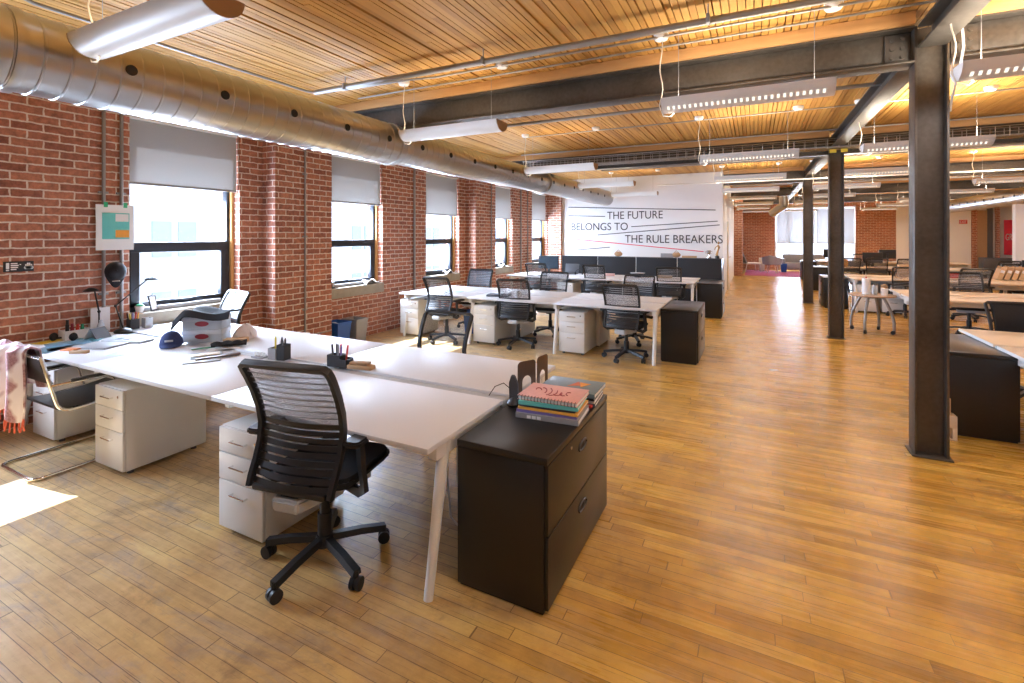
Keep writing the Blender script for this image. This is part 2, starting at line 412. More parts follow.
M['orange'] = simple('orange print', (.85, .36, .04), .6)
M['green_tape'] = simple('green tape', (.06, .48, .22), .6)
M['navy'] = simple('navy cotton', (.025, .04, .13), .85, 0, .25, 60)
M['pink'] = simple('pink book cover', (.72, .38, .33), .5, 0, .12, 40)
M['yellow'] = simple('yellow', (.78, .62, .05), .5)
M['amber'] = simple('amber cover', (.80, .42, .06), .5)
M['purple'] = simple('violet cover', (.18, .14, .42), .5)
M['redp'] = simple('red plastic', (.62, .05, .035), .45)
M['darkred'] = simple('maroon print', (.30, .03, .05), .6)
M['greenp'] = simple('green plastic', (.04, .32, .15), .5)
M['bronze'] = simple('bronze', (.38, .22, .08), .35, .8)
M['brown_metal'] = simple('brown steel', (.14, .095, .07), .38, .6)
M['rug'] = simple('magenta rug', (.42, .10, .22), .95, 0, .2, 40)
M['tan'] = simple('tan leather', (.42, .26, .13), .7)

# ------------------------------------------------------------------ room shell
XW, XR, YB, YF, ZC = -5.75, 12.5, -4.0, 26.5, 3.37
tag(B().box(XW - .35, XR, YB, YF + .3, -.2, 0).build('floor', M['floor']), kind='structure', label='strip maple floor, worn pale by the windows and amber further in')
# nail laminated ceiling: individual boards of uneven depth
cb = B(); x = XW - .3; k = 0
while x < XR:
    w = .055
    z = ZC + R.choice((0, 0, 0, .001, .002, .004, .007))
    gap = R.choice((.004, .005, .006, .008, .013))
    y0 = YB
    while y0 < YF + .2:
        y1 = min(y0 + R.uniform(2.5, 7.0), YF + .3)
        cb.box(x + gap / 2, x + w - gap / 2, y0, y1, z + R.choice((0, 0, .005)), ZC + .12); y0 = y1
    x += w
tag(cb.build('ceiling', M['ceiling'], smooth=False, recalc=False), kind='structure', label='wooden ceiling of narrow boards set on edge')
tag(B().box(XW - .35, XR, YB, YF + .3, ZC + .12, ZC + .3).build('ceiling_deck', M['grey_dk']), kind='structure')

wins = [(.25, 1.44), (2.67, 3.86), (5.29, 6.46), (7.69, 8.88), (10.25, 11.47), (12.74, 13.88)]
ZS, ZH = .86, 2.95
wl = B(); y = YB
for a, b in wins:
    wl.box(XW - .35, XW, y, a, 0, ZC)
    wl.box(XW - .35, XW, a, b, 0, ZS - .16); wl.box(XW - .35, XW, a, b, ZH, ZC)
    y = b
wl.box(XW - .35, XW, y, YF, 0, ZC)
wall_left = tag(wl.build('wall_left', M['brick'], smooth=False), kind='structure', label='red brick window wall')
for y0, y1, xx in ((4.17, 5.10, -5.5), (9.17, 10.08, -5.5), (13.90, 14.0, -5.30), (-.85, .05, -5.5)):
    tag(B().box(XW, xx, y0, y1, 0, ZC, .004).build('brick_pier', M['brick'], wall_left, smooth=False), kind='structure')

blind_z = (2.23, 2.235, 2.21, 2.115, 2.12, 2.14)
for i, (a, b) in enumerate(wins):
    w = bpy.data.objects.new('window_%d' % (i + 1), None); COL.objects.link(w); w.location = (0, 0, 0)
    w['kind'] = 'structure'
    xg = -5.93
    f = B(); t = .07
    f.box(xg - .05, xg + .03, a, a + t, ZS, ZH, .004); f.box(xg - .05, xg + .03, b - t, b, ZS, ZH, .004)
    f.box(xg - .05, xg + .03, a, b, ZS, ZS + .05, .004); f.box(xg - .05, xg + .03, a, b, ZH - .05, ZH, .004)
    f.box(xg - .05, xg + .035, a + t, b - t, 1.49, 1.60, .004)
    f.build('window_frame', M['frame'], w)
    s = B(); s2 = .085
    for q in ((a + t, a + t + s2), (b - t - s2, b - t)): s.box(xg - .02, xg + .05, q[0], q[1], ZS + .05, 1.50, .005)
    s.box(xg - .02, xg + .05, a + t, b - t, ZS + .05, ZS + .1, .005)
    s.box(xg + .05, xg + .075, (a + b) / 2 - .1, (a + b) / 2 + .1, ZS + .07, ZS + .095, .004)
    s.build('window_sash', M['frame'], w)
    B().box(xg - .008, xg - .002, a + .05, b - .05, 1.59, ZH - .045).build('window_pane', M['glass'], w)
    B().box(xg + .008, xg + .014, a + .1, b - .1, ZS + .09, 1.50).build('window_pane', M['glass'], w)
    B().box(xg + .03, xg + .07, b - .035, b, ZS, ZH).build('window_stop', M['wood_strip'], w)
    B().box(XW - .35, XW + .035, a, b, ZS - .16, ZS, .01).build('window_sill', M['concrete'], w)
    if i in (1, 2):      # heater / track ledge at the foot of the sash
        B().box(xg + .08, xg + .13, a + .1, b - .2, ZS + .005, ZS + .05, .006).build('window_ledge', M['grey_mid'], w)
    names = ('blind half lowered over the window just outside the left edge of the picture', 'largest grey roller blind, over the window behind the cluttered desk',
             'grey roller blind over the second window, right of the wide brick pier', 'grey roller blind over the third window along the brick wall',
             'grey roller blind over the fourth window, beside a slim brick pier', 'grey roller blind over the farthest window, next to the white lettered wall')
    bl = thing('roller_blind', names[i], 'blind', (-5.80, (a + b) / 2, 2.2), 0, 'roller blinds on the brick wall')
    h = (b - a) / 2 - .012; zb = blind_z[i] - 2.2
    B().sheet(lambda u, v, h=h, zb=zb: (.006 * math.sin(v * 5), -h + 2 * h * u, zb + (.72 - zb) * v), 6, 8, .002).build('blind_cloth', M['blind'], bl)
    B().box(-.01, .01, -h, h, zb - .025, zb, .005).build('bottom_bar', M['blind_bar'], bl)
    B().cyl((0, -h, .715), (0, h, .715), .022).build('roller_tube', M['white'], bl)

# end walls and right wall
YWW = 14.0
wb = tag(B().box(XW, -.74, YWW, YWW + .18, 0, ZC).build('wall_back', M['white_wall'], smooth=False), kind='structure', label='white wall with large black and red slogan lettering')
tag(B().box(-.92, -.74, YWW + .18, 21.9, 0, ZC).build('wall_corridor', M['cream'], smooth=False), kind='structure')
tag(B().box(-1.0, -.42, 21.9, 22.5, 0, ZC).build('wall_stub', M['brick_far'], smooth=False), kind='structure')
wf = B()
fx = [(XW, .9, 0, ZC), (.9, 4.12, 0, .45), (.9, 4.12, 3.0, ZC), (4.12, 5.58, 0, ZC)]
for x0, x1, z0, z1 in fx: wf.box(x0, x1, YF, YF + .3, z0, z1)
tag(wf.build('wall_far', M['brick_far'], smooth=False), kind='structure', label='far brick wall with a wide window')
tag(B().box(-.5, .28, 25.9, YF, 0, ZC).build('wall_far_pier', M['brick_far'], smooth=False), kind='structure')
tag(B().box(5.58, XR, YF - .02, YF + .3, 0, ZC).build('wall_far_white', M['white_wall'], smooth=False), kind='structure')
tag(B().box(8.07, 8.24, YF - .1, YF - .02, 0, 2.75).build('wall_far_brick_edge', M['brick_far'], smooth=False), kind='structure')
tag(B().box(8.24, 8.55, YF - .08, YF - .02, 0, 2.7).build('trim_1', M['tan'], smooth=False), kind='structure')
tag(B().box(8.55, 8.72, YF - .1, YF - .02, 0, 2.8).build('trim_2', M['grey_dk'], smooth=False), kind='structure')
tag(B().box(8.80, 8.90, YF - .2, YF - .02, 0, 2.8).build('trim_3', M['brick'], smooth=False), kind='structure')
tag(B().box(XR, XR + .2, YB, YF + .3, 0, ZC).build('wall_right', M['white_wall'], smooth=False), kind='structure')
tag(B().box(XW - .35, XR, YB - .2, YB, 0, ZC).build('wall_behind', M['white_wall'], smooth=False), kind='structure')
tag(B().box(5.98, 8.3, 16.8, 16.98, 0, 2.47, .004).build('wall_partition', M['white_wall'], smooth=False), kind='structure', label='free-standing white partition at the right edge')
# far window
w = bpy.data.objects.new('window_7', None); COL.objects.link(w); w['kind'] = 'structure'
f = B()
for xx in (.9, 1.45, 2.55, 3.4, 4.06): f.box(xx, xx + .07, YF + .05, YF + .12, .45, 3.0, .005)
f.box(.9, 4.12, YF + .05, YF + .12, .45, .52, .005); f.box(.9, 4.12, YF + .05, YF + .12, 2.93, 3.0, .005); f.box(.9, 4.12, YF + .05, YF + .12, 1.27, 1.33, .005)
f.build('window_frame', M['white'], w)
B().box(.92, 4.1, YF + .08, YF + .09, .5, 2.95).build('window_pane', M['glass'], w)
for q, (x0, x1) in enumerate(((.98, 2.56), (2.6, 4.05))):
    bl = thing('roller_blind', ('pale roller blind over the left half of the far wide window', 'pale roller blind over the right half of the far wide window')[q], 'blind', ((x0 + x1) / 2, YF - .02, 1.3), 0, 'blinds of the far window')
    hh = (x1 - x0) / 2
    B().sheet(lambda u, v, hh=hh: (-hh + 2 * hh * u, .004 * math.sin(v * 6), .0 + 1.6 * v), 4, 6, .002).build('blind_cloth', M['blind_far'], bl)
    B().box(-hh, hh, -.01, .01, -.02, .0, .005).build('bottom_bar', M['blind_bar'], bl)

# slogan on the white wall
def text(body, x0, x1, z0, z1, name, m, parent=None, y=YWW - .004, rot=(PI / 2, 0, 0), ext=.002):
    cu = bpy.data.curves.new(name, 'FONT'); cu.body = body; cu.extrude = ext; cu.size = 1.0
    o = bpy.data.objects.new(name, cu); COL.objects.link(o)
    bpy.context.view_layer.update()
    bb = [Vector(c) for c in o.bound_box]
    mx, Mx = min(c.x for c in bb), max(c.x for c in bb); my, My = min(c.y for c in bb), max(c.y for c in bb)
    sx = (x1 - x0) / (Mx - mx); sy = (z1 - z0) / (My - my)
    cu.materials.append(m)
    me = bpy.data.meshes.new_from_object(o.evaluated_get(bpy.context.evaluated_depsgraph_get()))
    bpy.data.objects.remove(o)
    for v in me.vertices: v.co = Vector(((v.co.x - mx) * sx, (v.co.y - my) * sy, v.co.z))
    me.name = name
    o = bpy.data.objects.new(name, me); COL.objects.link(o)
    o.rotation_euler = rot
    o.location = (x0, y, z0)
    if parent is not None: o.parent = parent
    return o
text('THE FUTURE', -3.88, -2.29, 2.145, 2.365, 'lettering', M['black_ink'], wb)
text('BELONGS TO', -4.99, -3.27, 1.82, 2.04, 'lettering', M['black_ink'], wb)
text('THE RULE BREAKERS', -3.35, -.745, 1.455, 1.68, 'lettering', M['black_ink'], wb)
def stroke(x0, z0, x1, z1, m, th=.022):
    d = Vector((x1 - x0, 0, z1 - z0)); n = Vector((-d.z, 0, d.x)).normalized() * th / 2
    B().prism([(x0 - n.x, z0 - n.z), (x1 - n.x, z1 - n.z), (x1 + n.x, z1 + n.z), (x0 + n.x, z0 + n.z)], YWW - .006, YWW - .001, 'Y').build('painted_line', m, wb)
for q in ((-5.09, 2.53, -.92, 2.35), (-5.09, 2.27, -3.94, 2.23), (-3.17, 1.92, -.87, 2.05), (-4.17, 1.68, -.82, 1.95), (-4.99, 1.21, -3.8, 1.32)): stroke(*q, M['black_ink'])
stroke(-4.99, 1.56, -1.22, 1.23, M['red_ink'])
dr = tag(B().box(-.738, -.70, 16.2, 17.2, 0, 2.1, .004).build('door_1', M['cream']), kind='structure')
B().tube([(-.70, 16.3, 1.0), (-.66, 16.3, 1.0), (-.66, 16.42, 1.0)], .01).build('door_handle', M['chrome'], dr)

# ------------------------------------------------------------------ outside
ob = tag(B().box(-34, -24, -30, 60, -12, 5.6).build('office_block', simple('pale stone facade', (.46, .46, .46), .8, 0, .05, .4)), 'pale city building seen through the windows, across the street', 'building')
wbm = simple('facade window glass', (.30, .345, .39), .6)
gw = B()
for j in range(-7, 15):
    for kz in range(-2, 2):
        [gw.box(-24.0, -23.95, j * 4.0 + q, j * 4.0 + q + .8, kz * 3.2 + .7, kz * 3.2 + 2.3) for q in (0, 1.1)]
tag(gw.build('facade_window', wbm, ob), kind='stuff')
ob2 = tag(B().box(-70, -45, -80, 140, -12, 13).build('office_tower', M['white_wall']), 'tall pale block behind the nearer building outside the windows', 'building')
ob3 = tag(B().box(-8, 20, 46, 60, -12, 7).build('brick_warehouse', M['white_wall']), 'pale building outside the far end window', 'building')
tag(B().box(-120, 120, -90, 160, -12.2, -12).build('ground', simple('street asphalt', (.35, .35, .35), .9)), kind='structure')

# ------------------------------------------------------------------ steel frame
CX = 1.195
def Isec(b, p0, p1, depth, width, tf=.016, tw=.011, axis='X'):
    """I-section with its top at z, from p0 to p1 along axis"""
    (a0, a1), c, zt = (p0, p1[0]), p1[1], p1[2]
    def bx(q0, q1, r0, r1, z0, z1):
        if axis == 'X': b.box(q0, q1, r0, r1, z0, z1, .002)
        else: b.box(r0, r1, q0, q1, z0, z1, .002)
    bx(a0, a1, c - width / 2, c + width / 2, zt - tf, zt); bx(a0, a1, c - width / 2, c + width / 2, zt - depth, zt - depth + tf)
    bx(a0, a1, c - tw / 2, c + tw / 2, zt - depth + tf, zt - tf)
YCOL = (4.73, 9.40, 13.95, 18.5, 23.1)
ord_ = ('nearest steel column, full height in front of the right hand desks', 'second steel column along the aisle, behind the nearest one', 'third steel column along the aisle, level with the white wall',
        'fourth steel column far down the aisle', 'farthest steel column by the lounge')
for i, yc in enumerate(YCOL[:3]):
    c = thing('steel_column', ord_[i], 'column', (CX, yc, 0), 0, 'steel columns along the aisle')
    s = B(); W2, D2 = .103, .077
    s.box(-W2, -W2 + .016, -D2, D2, .012, ZC - .1, .002); s.box(W2 - .016, W2, -D2, D2, .012, ZC - .1, .002); s.box(-W2 + .016, W2 - .016, -.006, .006, .012, ZC - .1)
    s.build('column_shaft', M['steel'], c)
    B().box(-W2 - .02, W2 + .02, -D2 - .025, D2 + .02, 0, .014, .003).build('base_plate', M['steel'], c)
ZB = 3.27
def bay(name, label, x0, x1, yc, group, plates=()):
    t = thing(name, label, 'beam', ((x0 + x1) / 2, yc, ZB), 0, group)
    b = B(); Isec(b, x0 - (x0 + x1) / 2, (x1 - (x0 + x1) / 2, 0, 0), .28, .20); b.build('beam_web', M['steel'], t)
    B().box(x0 - (x0 + x1) / 2, x1 - (x0 + x1) / 2, -.13, .13, .001, .1, .003).build('timber_nailer', M['nailer'], t)
    for px in plates:
        pl = B(); q = px - (x0 + x1) / 2
        pl.box(q - .075, q + .075, -.022, -.007, -.25, -.03, .002)
        for zz in (-.07, -.14, -.21):
            pl.cyl((q - .03, -.034, zz), (q - .03, -.02, zz), .016, seg=6); pl.cyl((q + .035, -.034, zz), (q + .035, -.02, zz), .016, seg=6)
        pl.build('bolted_plate', M['steel'], t)
    return t
bn = ('nearest cross beam', 'second cross beam, behind the wire cable tray', 'third cross beam, level with the white wall', 'fourth cross beam far down the room', 'farthest cross beam over the lounge')
for i, yc in enumerate(YCOL):
    xl = -5.55 if i < 2 else -.72
    if i == 0: xl = XW
    bay('steel_beam', bn[i] + ', left of its column', xl, CX - .106, yc, 'cross beams', (CX - .20,) if i < 2 else ())
    bay('steel_beam', bn[i] + ', right of its column', CX + .106, 9.5, yc, 'cross beams', (CX + .20,) if i < 2 else ())
gy = [YB] + [y for y in YCOL]
gl = ('girder running overhead to the nearest column', 'girder between the nearest and second columns', 'girder between the second and third columns', 'girder between the third and fourth columns', 'girder between the fourth and farthest columns')
for i in range(5):
    y0, y1 = gy[i] + (.0 if i == 0 else .085), gy[i + 1] - .085
    b = B(); Isec(b, -(y1 - y0) / 2, ((y1 - y0) / 2, 0, 0), .175, .17, axis='Y')
    o = b.build('steel_girder', M['steel']); o.location = (CX, (y0 + y1) / 2, ZB); tag(o, 'steel ' + gl[i] + ' down the aisle line', 'beam', 'girders along the aisle')
for k, dx in enumerate((-.07, .08)):
    tag(B().box(CX + dx - .045, CX + dx + .045, 9.16, 9.166, 2.99, 3.045).build('hanging_tag', M['yellow']), ('yellow paper tag at the top of the second column, left one', 'yellow paper tag at the top of the second column, right one')[k], 'tag', 'yellow tags')

# ------------------------------------------------------------------ ducts
def duct(name, label, x, z, y0, y1, r, hole_ys, side, step=None, pitch=.125):
    t = thing(name, label, 'duct', (x, 0, z))
    prof = []; y = y0
    rr = r
    while y < y1:
        if step and y > step[0]: rr = step[1]
        prof += [(rr, y), (rr, y + pitch - .016), (rr + .004, y + pitch - .012), (rr + .004, y + pitch - .004), (rr, y + pitch)]
        y += pitch
    MM = Euler((-PI / 2, 0, 0)).to_matrix().to_4x4()
    b = B(); b.lathe([(0.01, y0)] + prof + [(0.01, prof[-1][1])], seg=40, M=MM)
    b.build('duct_shell', M['galv'], t)
    for yc in ((1.17, 4.42, 9.0) if step else (8.0, 14.0)):
        c = B(); c.lathe([(r * .9, yc - .03), (r + .012, yc - .025), (r + .014, yc), (r + .012, yc + .025), (r * .9, yc + .03)], seg=40, M=MM)
        c.build('duct_collar', M['galv'], t)
    for yh in hole_ys:
        q = r if not (step and yh > step[0]) else step[1]
        B().cyl((side * (q - .03), yh, .0), (side * (q + .006), yh, .0), .034, seg=18).build('air_outlet', M['shadow_gap'], t)
    return t
duct('air_duct', 'round spiral metal air duct running along the brick wall over the windows', -3.85, 2.75, -2.6, 13.75, .235, [1.69 + .62 * k for k in range(19)], 1, (4.42, .218))
duct('air_duct', 'round spiral metal air duct on the far right side of the room', 6.27, 2.70, 3.0, 26.3, .222, [9.0 + .62 * k for k in range(22)], -1)
d3 = thing('air_duct', 'short whitish duct spout hanging near the far lounge window', 'duct', (0, 0, 0))
B().cyl((.62, 20.55, 2.50), (1.0, 20.17, 2.78), .15, seg=24).cyl((.97, 20.2, 2.72), (.97, 20.2, 3.365), .15, seg=24).build('duct_shell', M['galv'], d3)
B().lathe([(.13, -.02), (.16, -.02), (.16, .03), (.13, .03)], M=None).xf(TR(.62, 20.55, 2.50) @ Vector((.7, -.7, .45)).to_track_quat('Z', 'Y').to_matrix().to_4x4()).build('duct_collar', M['galv'], d3)

# ------------------------------------------------------------------ pipes, tray, conduits
def pipe(name, label, pts, r, m=None, cat='pipe', group=None, seg=10):
    return tag(B().tube(pts, r, seg).build(name, m or M['pipe']), label, cat, group)
sp = thing('sprinkler_pipe', 'thick grey pipe crossing under the ceiling in front of the nearest beam', 'pipe', (0, 3.8, 3.26))
B().tube([(-4.35, 0, 0), (9.5, .1, 0)], .028, 12).build('pipe_run', M['pipe'], sp)
for xx in (-3.9, -2.2, -.3, 1.6):
    h = B(); h.box(xx - .012, xx + .012, -.034, .036, -.032, .034, .004); h.cyl((xx, 0, .03), (xx, 0, .115), .006, seg=6); h.build('pipe_hanger', M['grey_mid'], sp)
B().tube([(-4.35, 0, 0), (-4.42, -.05, .01), (-4.45, -.15, .02), (-4.47, -2.3, .03), (-4.40, -2.5, .05)], .014).build('branch_conduit', M['pipe'], sp)
pipe('ceiling_conduit', 'thin conduit linking the ceiling roses before the nearest beam', [(-4.2, 4.05, 3.335), (-3.3, 4.1, 3.335), (-3.0, 4.16, 3.335), (.5, 4.16, 3.335), (4.5, 4.16, 3.335)], .011)
pipe('ceiling_conduit', 'thin conduit close along the timber above the nearest beam', [(-4.3, 4.4, 3.34), (6.0, 4.4, 3.34)], .010)
pipe('sprinkler_pipe', 'grey pipe crossing under the ceiling behind the nearest beam', [(-3.6, 6.2, 3.26), (9.5, 6.25, 3.26)], .022)
pipe('ceiling_conduit', 'thin conduit linking the ceiling roses between the first and second beams', [(-3.5, 7.4, 3.33), (4.5, 7.4, 3.33)], .010)
pipe('ceiling_conduit', 'conduit along the near side of the second beam timber', [(-4.3, 9.0, 3.33), (9.5, 9.02, 3.33)], .014)
pipe('sprinkler_pipe', 'white pipe crossing in front of the top of the white wall', [(-2.3, 13.2, 3.0), (9.5, 13.25, 3.0)], .018, M['white'])
pipe('sprinkler_pipe', 'grey pipe crossing the ceiling between the second and third columns', [(-3.3, 11.4, 3.24), (9.5, 11.45, 3.24)], .02)
pipe('sprinkler_pipe', 'grey pipe crossing the ceiling beyond the third column', [(-.6, 16.6, 3.2), (9.5, 16.6, 3.2)], .022)
ct = thing('cable_tray', 'wire basket cable tray running along the second beam', 'cable tray', (0, 9.16, 3.05))
b = B()
for (yy, zz, r) in ((-.1, .15, .008), (.07, .15, .008), (-.1, .0, .007), (.07, .0, .007), (-.1, .075, .004), (.0, 0, .004)):
    b.tube([(-4.3, yy, zz), (9.3, yy, zz)], r, 6)
b.build('tray_rail', M['galv'], ct)
cwp = B().tube([(0, -.1, .15), (0, -.1, 0), (0, .07, 0), (0, .07, .15)], .0045, 5).build('cross_wire', M['galv'], ct); cwp.location = (-4.28, 0, 0)
for k in range(1, 90):
    o = cwp.copy(); COL.objects.link(o); o.location = (-4.28 + .152 * k, 0, 0)
b = B()
for q in range(6): b.tube([(-4.2 + 1.69 * j, -.075 + .022 * q + .012 * math.sin(j * 1.7 + q), .02 + .012 * (q % 2)) for j in range(9)], .008, 6)
tag(b.build('cable_bundle', M['grey_mid']), 'grey cables lying in the wire cable tray', 'cable').location = (0, 9.16, 3.05)
for (yy, r, lab, xx, z0) in ((2.44, .016, 'grey wall conduit behind the taped cartoon print, left one of the pair', XW, .74), (2.59, .016, 'grey wall conduit behind the taped cartoon print, right one beside the window', XW, .74),
                     (4.62, .012, 'thin conduit down the wide brick pier after the largest window', -5.5, .3), (7.30, .022, 'thick conduit between the second and third windows', XW, .5),
                     (9.85, .012, 'thin conduit on the second brick pier', -5.5, .0), (11.95, .02, 'dark conduit between the fourth and farthest windows', XW, 0), (12.4, .015, 'thin conduit nearest the farthest window', XW, 0)):
    c = thing('wall_conduit', lab, 'conduit', (xx + r + .006, yy, z0), 0, 'conduits on the brick wall')
    B().cyl((0, 0, 0), (0, 0, 3.3 - z0), r, seg=10).build('conduit_run', M['pipe'], c)
    for zz in (.35, 1.35, 2.2): B().box(-r - .005, .003, -r - .025, r + .025, zz, zz + .02, .002).build('conduit_strap', M['pipe'], c)
ob = thing('outlet_box', 'small beige electrical box low on the wide brick pier with conduit across', 'outlet', (-5.5, 4.62, .24))
B().box(0, .055, -.05, .05, 0, .11, .006).build('box_body', M['ivory'], ob)
B().tube([(.02, -.45, .06), (.02, -.05, .055)], .009).build('conduit_run', M['pipe'], ob)
B().tube([(.02, .05, .055), (.02, .44, .055)], .009).build('conduit_run', M['pipe'], ob)
pipe('power_cable', 'white cable looping from the beam to the right side of the nearest column', [(CX + .16, 4.62, 3.25), (CX + .165, 4.60, 3.05), (CX + .15, 4.62, 2.9), (CX + .115, 4.66, 2.68), (CX + .112, 4.68, 2.6)], .008, M['white'], 'cable')

# ------------------------------------------------------------------ pendant lights
def make_pendant(slots):
    t = thing('pendant_light', 'x', 'pendant light')
    W2, H, L = .115, .105, 1.2
    def arc(s, n=14): return [(s * W2 * math.cos(PI + PI * k / n), H * s * math.sin(PI + PI * k / n) * (1.0)) for k in range(n + 1)]
    outer = arc(1.0); inner = list(reversed(arc(.955)))
    B().prism([(a, b + H) for a, b in outer + inner], 0, L, 'X').build('lamp_housing', M['lamp_shell'], t)
    for x0 in (-.004, L - .006):
        B().prism([(a, b + H) for a, b in outer], x0, x0 + .01, 'X').build('end_cap', M['tan'] if not slots else M['lamp_shell'], t)  # tan caps carry a warm reflection as painted colour
    B().cyl((.03, 0, .075), (L - .03, 0, .075), .018).build('lamp_tube', M['lamp_glow'], t)
    if slots:
        for sgn in (-1, 1):
            def strip(u, v, sgn=sgn):
                th = math.radians(30 + 18 * v); return (.04 + (L - .08) * u, sgn * (W2 + .0012) * math.sin(th), H - (H + .0012) * math.cos(th))
            B().sheet(strip, 1, 4, .002).build('slotted_grille', M['grille'], t)
    zc = ZC - 2.70 - .02
    for xx in (.12, L - .12): B().cyl((xx, 0, .02), (xx, 0, zc + .02), .0022, seg=5).build('suspension_wire', M['grey_mid'], t)
    for xx, nm in ((-.02, 'power_cord'), ):
        pts = [(xx + .012 * math.sin(k * .9), .01 * math.cos(k * 1.3), zc - (zc - .06) * k / 12) for k in range(13)]
        pts += [(xx + .02, 0, -.02), (xx + .08, 0, -.03), (xx + .11, 0, .0)]
        B().tube(pts, .005, 6).build(nm, M['ivory'], t)
    for xx in (-.02, L - .0):
        B().lathe([(.0, -.03), (.05, -.025), (.062, -.005), (.062, 0.02)], (xx, 0, zc), 20).build('ceiling_rose', M['white'], t)
    return t
cols = (-3.42, -.68, 1.21, 3.95, 6.7)
rows = (1.40, 4.20, 7.35, 10.1, 12.8, 15.6, 18.5, 21.4, 24.3)
pA = make_pendant(False); pB = make_pendant(True)
seen_r = ('nearest row', 'row before the nearest beam', 'third row behind the nearest beam', 'fourth row past the second column', 'fifth row before the white wall', 'sixth row beyond the third column', 'seventh row', 'eighth row', 'farthest row')
seen_c = ('beside the big air duct', 'left of the column line', 'right of the column line', 'second bay right of columns', 'far right by the second duct')
uA = uB = False
LAMP = 30.0
for j, y in enumerate(rows):
    for i, x in enumerate(cols):
        if y > 13.3 and i == 0: continue
        if j == 0 and i > 3: continue
        if y > 13.3 and i == 1: x2 = -.62
        else: x2 = x
        lab = 'trough pendant light %s, %s' % (seen_c[i], seen_r[j])
        if i == 0: place(pA, uA, (x2, y, 2.70), 0, lab, 'pendant lights'); uA = True
        else: place(pB, uB, (x2, y, 2.70), 0, lab, 'pendant lights'); uB = True
        L = bpy.data.lights.new('pendant_lamp', 'AREA'); L.shape = 'RECTANGLE'; L.size = 1.1; L.size_y = .12
        L.energy = LAMP * (.08 if i == 0 else (.2 if i == 1 else .9)); L.color = (1.0, .82, .56)
        lo = bpy.data.objects.new('pendant_lamp', L); COL.objects.link(lo)
        lo.location = (x2 + .6, y, 2.70 + .112); lo.rotation_euler = (PI, 0, 0)
        L = bpy.data.lights.new('pendant_downlight', 'AREA'); L.shape = 'RECTANGLE'; L.size = 1.1; L.size_y = .16
        L.energy = 3.0 if i == 0 else 6.5; L.color = (1.0, .92, .80)
        lo = bpy.data.objects.new('pendant_downlight', L); COL.objects.link(lo); lo.location = (x2 + .6, y, 2.694)

# ------------------------------------------------------------------ desks
def bench(name, label, x0, x1, rows_, xs, top, z=.73, legs=None):
    """a bench of desks: rows_ = [(y0,y1)], xs = seams"""
    cxm, y0 = (x0 + x1) / 2, rows_[0][0]; y1 = rows_[-1][1]
    t = thing(name, label, 'desk', (cxm, (y0 + y1) / 2, 0))
    ox, oy = cxm, (y0 + y1) / 2
    for (a, b) in rows_:
        for (p, q) in zip(xs, xs[1:]):
            B().box(p - ox + .002, q - ox - .002, a - oy, b - oy, z - .026, z, .003).build('desk_top', top, t)
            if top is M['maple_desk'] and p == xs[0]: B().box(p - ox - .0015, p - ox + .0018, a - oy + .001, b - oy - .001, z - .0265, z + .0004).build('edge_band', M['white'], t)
    if len(rows_) > 1:
        B().box(x0 - ox + .01, x1 - ox - .01, rows_[0][1] - oy + .004, rows_[1][0] - oy - .004, z - .05, z - .012, .003).build('cable_tray_cover', M['grey_plastic'], t)
        B().box(x0 - ox + .06, x1 - ox - .06, rows_[0][1] - oy - .05, rows_[1][0] - oy + .05, z - .17, z - .052, .01).build('cable_tray', M['white'], t)
    for k, xx in enumerate(xs):
        if k == 0: xx += .06
        elif k == len(xs) - 1: xx -= .05
        B().box(xx - ox - .025, xx - ox + .025, y0 - oy + .10, y1 - oy - .10, z - .10, z - .027, .004).build('leg_crossbar', M['white'], t)
        for s in (-1, 1):
            if legs is not None and k not in legs: continue
            yy = (y0 + .20) if s < 0 else (y1 - .20); yf = (y0 + .07) if s < 0 else (y1 - .07)
            B().cyl((xx - ox, yf - oy, .0), (xx - ox, yy - oy, z - .04), .022, .031, 16).build('leg', M['white'], t)
    return t
bench('bench_desk', 'white bench desk in the foreground with four legs splayed, cluttered at its window end', -5.70, -1.29, [(1.74, 2.46), (2.56, 3.28)], [-5.70, -4.44, -2.86, -1.29], M['desk'], legs=(0, 3))
bench('bench_desk', 'white bench desk in the second row along the windows', -5.25, -1.10, [(6.28, 6.90), (6.98, 7.60)], [-5.25, -3.93, -2.52, -1.10], M['desk'])
bench('bench_desk', 'white bench desk in the row before the dark screens', -5.25, -1.06, [(10.15, 10.75), (10.83, 11.42)], [-5.25, -3.9, -2.5, -1.06], M['desk'])
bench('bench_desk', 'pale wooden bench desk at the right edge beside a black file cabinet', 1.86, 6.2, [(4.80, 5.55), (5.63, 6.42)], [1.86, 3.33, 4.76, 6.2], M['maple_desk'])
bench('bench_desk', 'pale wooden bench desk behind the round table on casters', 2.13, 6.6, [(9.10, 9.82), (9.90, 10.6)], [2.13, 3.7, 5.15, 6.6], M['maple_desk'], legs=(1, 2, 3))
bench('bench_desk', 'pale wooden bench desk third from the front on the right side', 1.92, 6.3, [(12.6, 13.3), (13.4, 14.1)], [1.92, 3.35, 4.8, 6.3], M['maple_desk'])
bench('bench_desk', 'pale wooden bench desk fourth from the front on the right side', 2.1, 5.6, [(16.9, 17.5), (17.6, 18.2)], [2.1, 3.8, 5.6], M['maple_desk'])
bench('bench_desk', 'pale wooden bench desk farthest back on the right side', 2.1, 6.3, [(20.6, 21.2), (21.3, 21.9)], [2.1, 3.5, 4.9, 6.3], M['maple_desk'])

